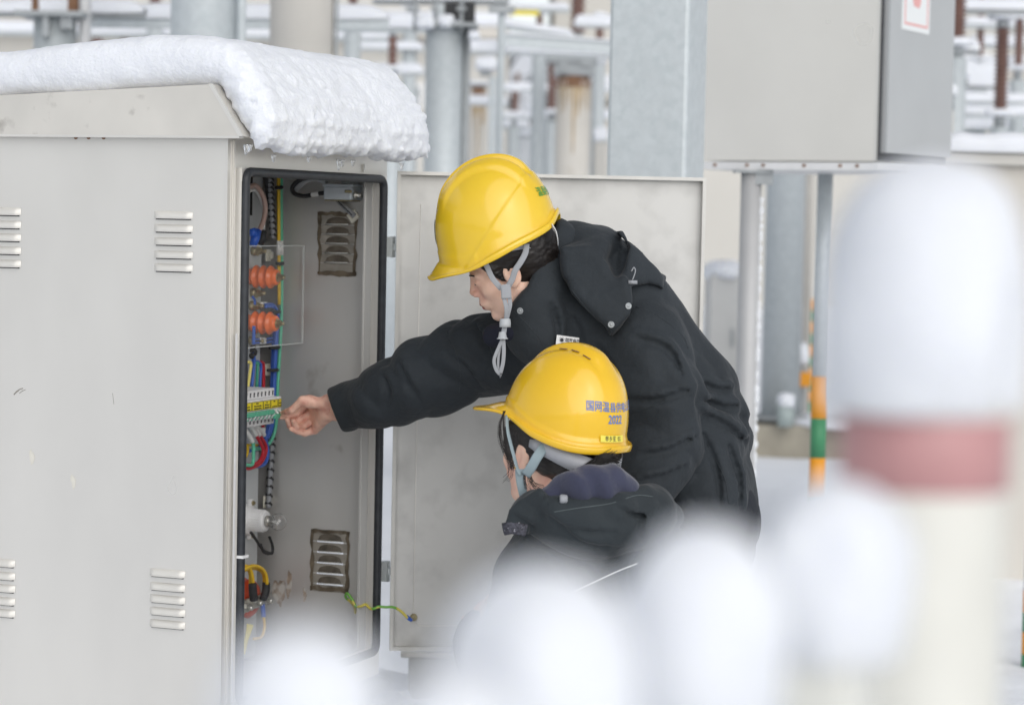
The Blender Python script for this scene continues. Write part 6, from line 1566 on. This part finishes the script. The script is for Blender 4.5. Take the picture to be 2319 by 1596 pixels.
# ================================================================== SNOW CAPPED FENCE CLOSE TO THE LENS
ZF = 1.277
PK = [(688, .66, 205, 1405, 470, 'rounded snow cap on the picket leftmost in the fence, in front of the cabinet'),
      (1230, .76, 240, 1268, 560, 'blurred snow cap on the picket in front of the crouching woman'),
      (1030, .70, 165, 1505, 420, 'lowest snow cap, barely rising into view below the open door'),
      (1600, .86, 200, 1175, 520, 'blurred snow cap covering the legs of the bent woman'),
      (1892, 1.04, 172, 1080, 430, 'blurred snow cap tucked against the red banded post')]
pts = [P(px, yt, D) for px, D, r, yt, _, _ in PK]
fx, fy = float(np.mean([p[0] for p in pts])), float(np.mean([p[1] for p in pts]))
FN = thing('picket_fence', 'low white picket fence with every picket buried under snow, out of focus', 'fence', (fx, fy, 0))
def egg(b, x, y, zb, r, hgt, seed, n=36, m=22):
    vs = []; fs = []
    for j in range(m + 1):
        q = j / m
        for i in range(n):
            u = 2 * PI * i / n
            prof = math.sqrt(max(0, 1 - max(0, (q - .45) / .55) ** 2.3)) if q > .45 else (.86 + .14 * math.sin(q / .45 * PI / 2)) if q > .04 else .55
            nz = 1 + .17 * float(vnoise(np.array([math.cos(u) * 1.6 + seed]), np.array([math.sin(u) * 1.6]), np.array([q * 3.0]))[0]) * 2
            vs.append((x + r * prof * nz * math.cos(u), y + r * prof * nz * math.sin(u), zb + hgt * q))
    for j in range(m):
        for i in range(n): fs.append((j * n + i, j * n + (i + 1) % n, (j + 1) * n + (i + 1) % n, (j + 1) * n + i))
    fs.append(tuple(range(n - 1, -1, -1))); fs.append(tuple(m * n + i for i in range(n)))
    return b.add(vs, fs, True)
dirv = np.array(pts[-1]) - np.array(pts[0]); dirv[2] = 0; dirv /= np.linalg.norm(dirv); ang = math.atan2(dirv[1], dirv[0])
allp = [(p[0], p[1], p[2], S(r, D), S(hp, D), lb) for p, (_, D, r, _, hp, lb) in zip(pts, PK)]
for i, (x, y, z, r, H_, lb) in enumerate(allp):
    zb = z - H_; b = MB()
    Rz = Matrix.Rotation(ang, 3, 'Z'); b.box((x, y, (zb + .03) / 2 - .05), (.042, .030, zb + .03 + .1), Rz, .004); b.box((x, y, zb + .036), (.030, .022, .022), Rz, .006); part(b, 'picket', 'pvc', FN)
    t = thing('snow_mound', lb, 'snow', (x, y, zb)); b = MB(); egg(b, x, y, zb, r, H_, 3.1 * i + 1); part(b, 'snow', 'snow', t); t['group'] = 'snow caps on the picket fence'
for zr in (1.02, .40):
    a = np.array([allp[0][0], allp[0][1], 0]) - dirv * .35; c = np.array([allp[-1][0], allp[-1][1], 0]) + dirv * .6; nrm = np.array([-dirv[1], dirv[0], 0]) * -.028
    mid = (a + c) / 2 - nrm; b = MB(); b.box((mid[0], mid[1], zr), (float(np.linalg.norm(c - a)), .022, .05), Matrix.Rotation(ang, 3, 'Z'), .003); part(b, 'rail', 'pvc', FN)
# tall banded post
D_ = 1.26; x, y = xy(2097, 900, D_); r = S(188, D_)
t = thing('guard_post', 'tall white plastic post with one red band, close to the lens at right', 'post', (x, y, 0))
zr1, zr0 = zat(2097, 938, D_), zat(2097, 1104, D_)
b = MB(); shaft(b, x, y, r, -.05, zr1 + .03, 32); part(b, 'pipe', 'pvc', t)
b = MB(); b.lathe([(r + .0002, 0), (r + .0008, .0006), (r + .0008, zr1 - zr0 - .0006), (r + .0002, zr1 - zr0)], (x, y, zr0), (0, 0, 1), 32); part(b, 'red_band', 'pvc_red', t)
b = MB(); zt_ = zat(2097, 350, D_); zb = zat(2097, 965, D_)
egg(b, x, y, zb, S(243, D_), zt_ - zb, 9.7, 48, 30); t = thing('snow_mound', 'tall egg of snow on top of the red banded white post', 'snow', (x, y, zb)); part(b, 'snow', 'snow', t)
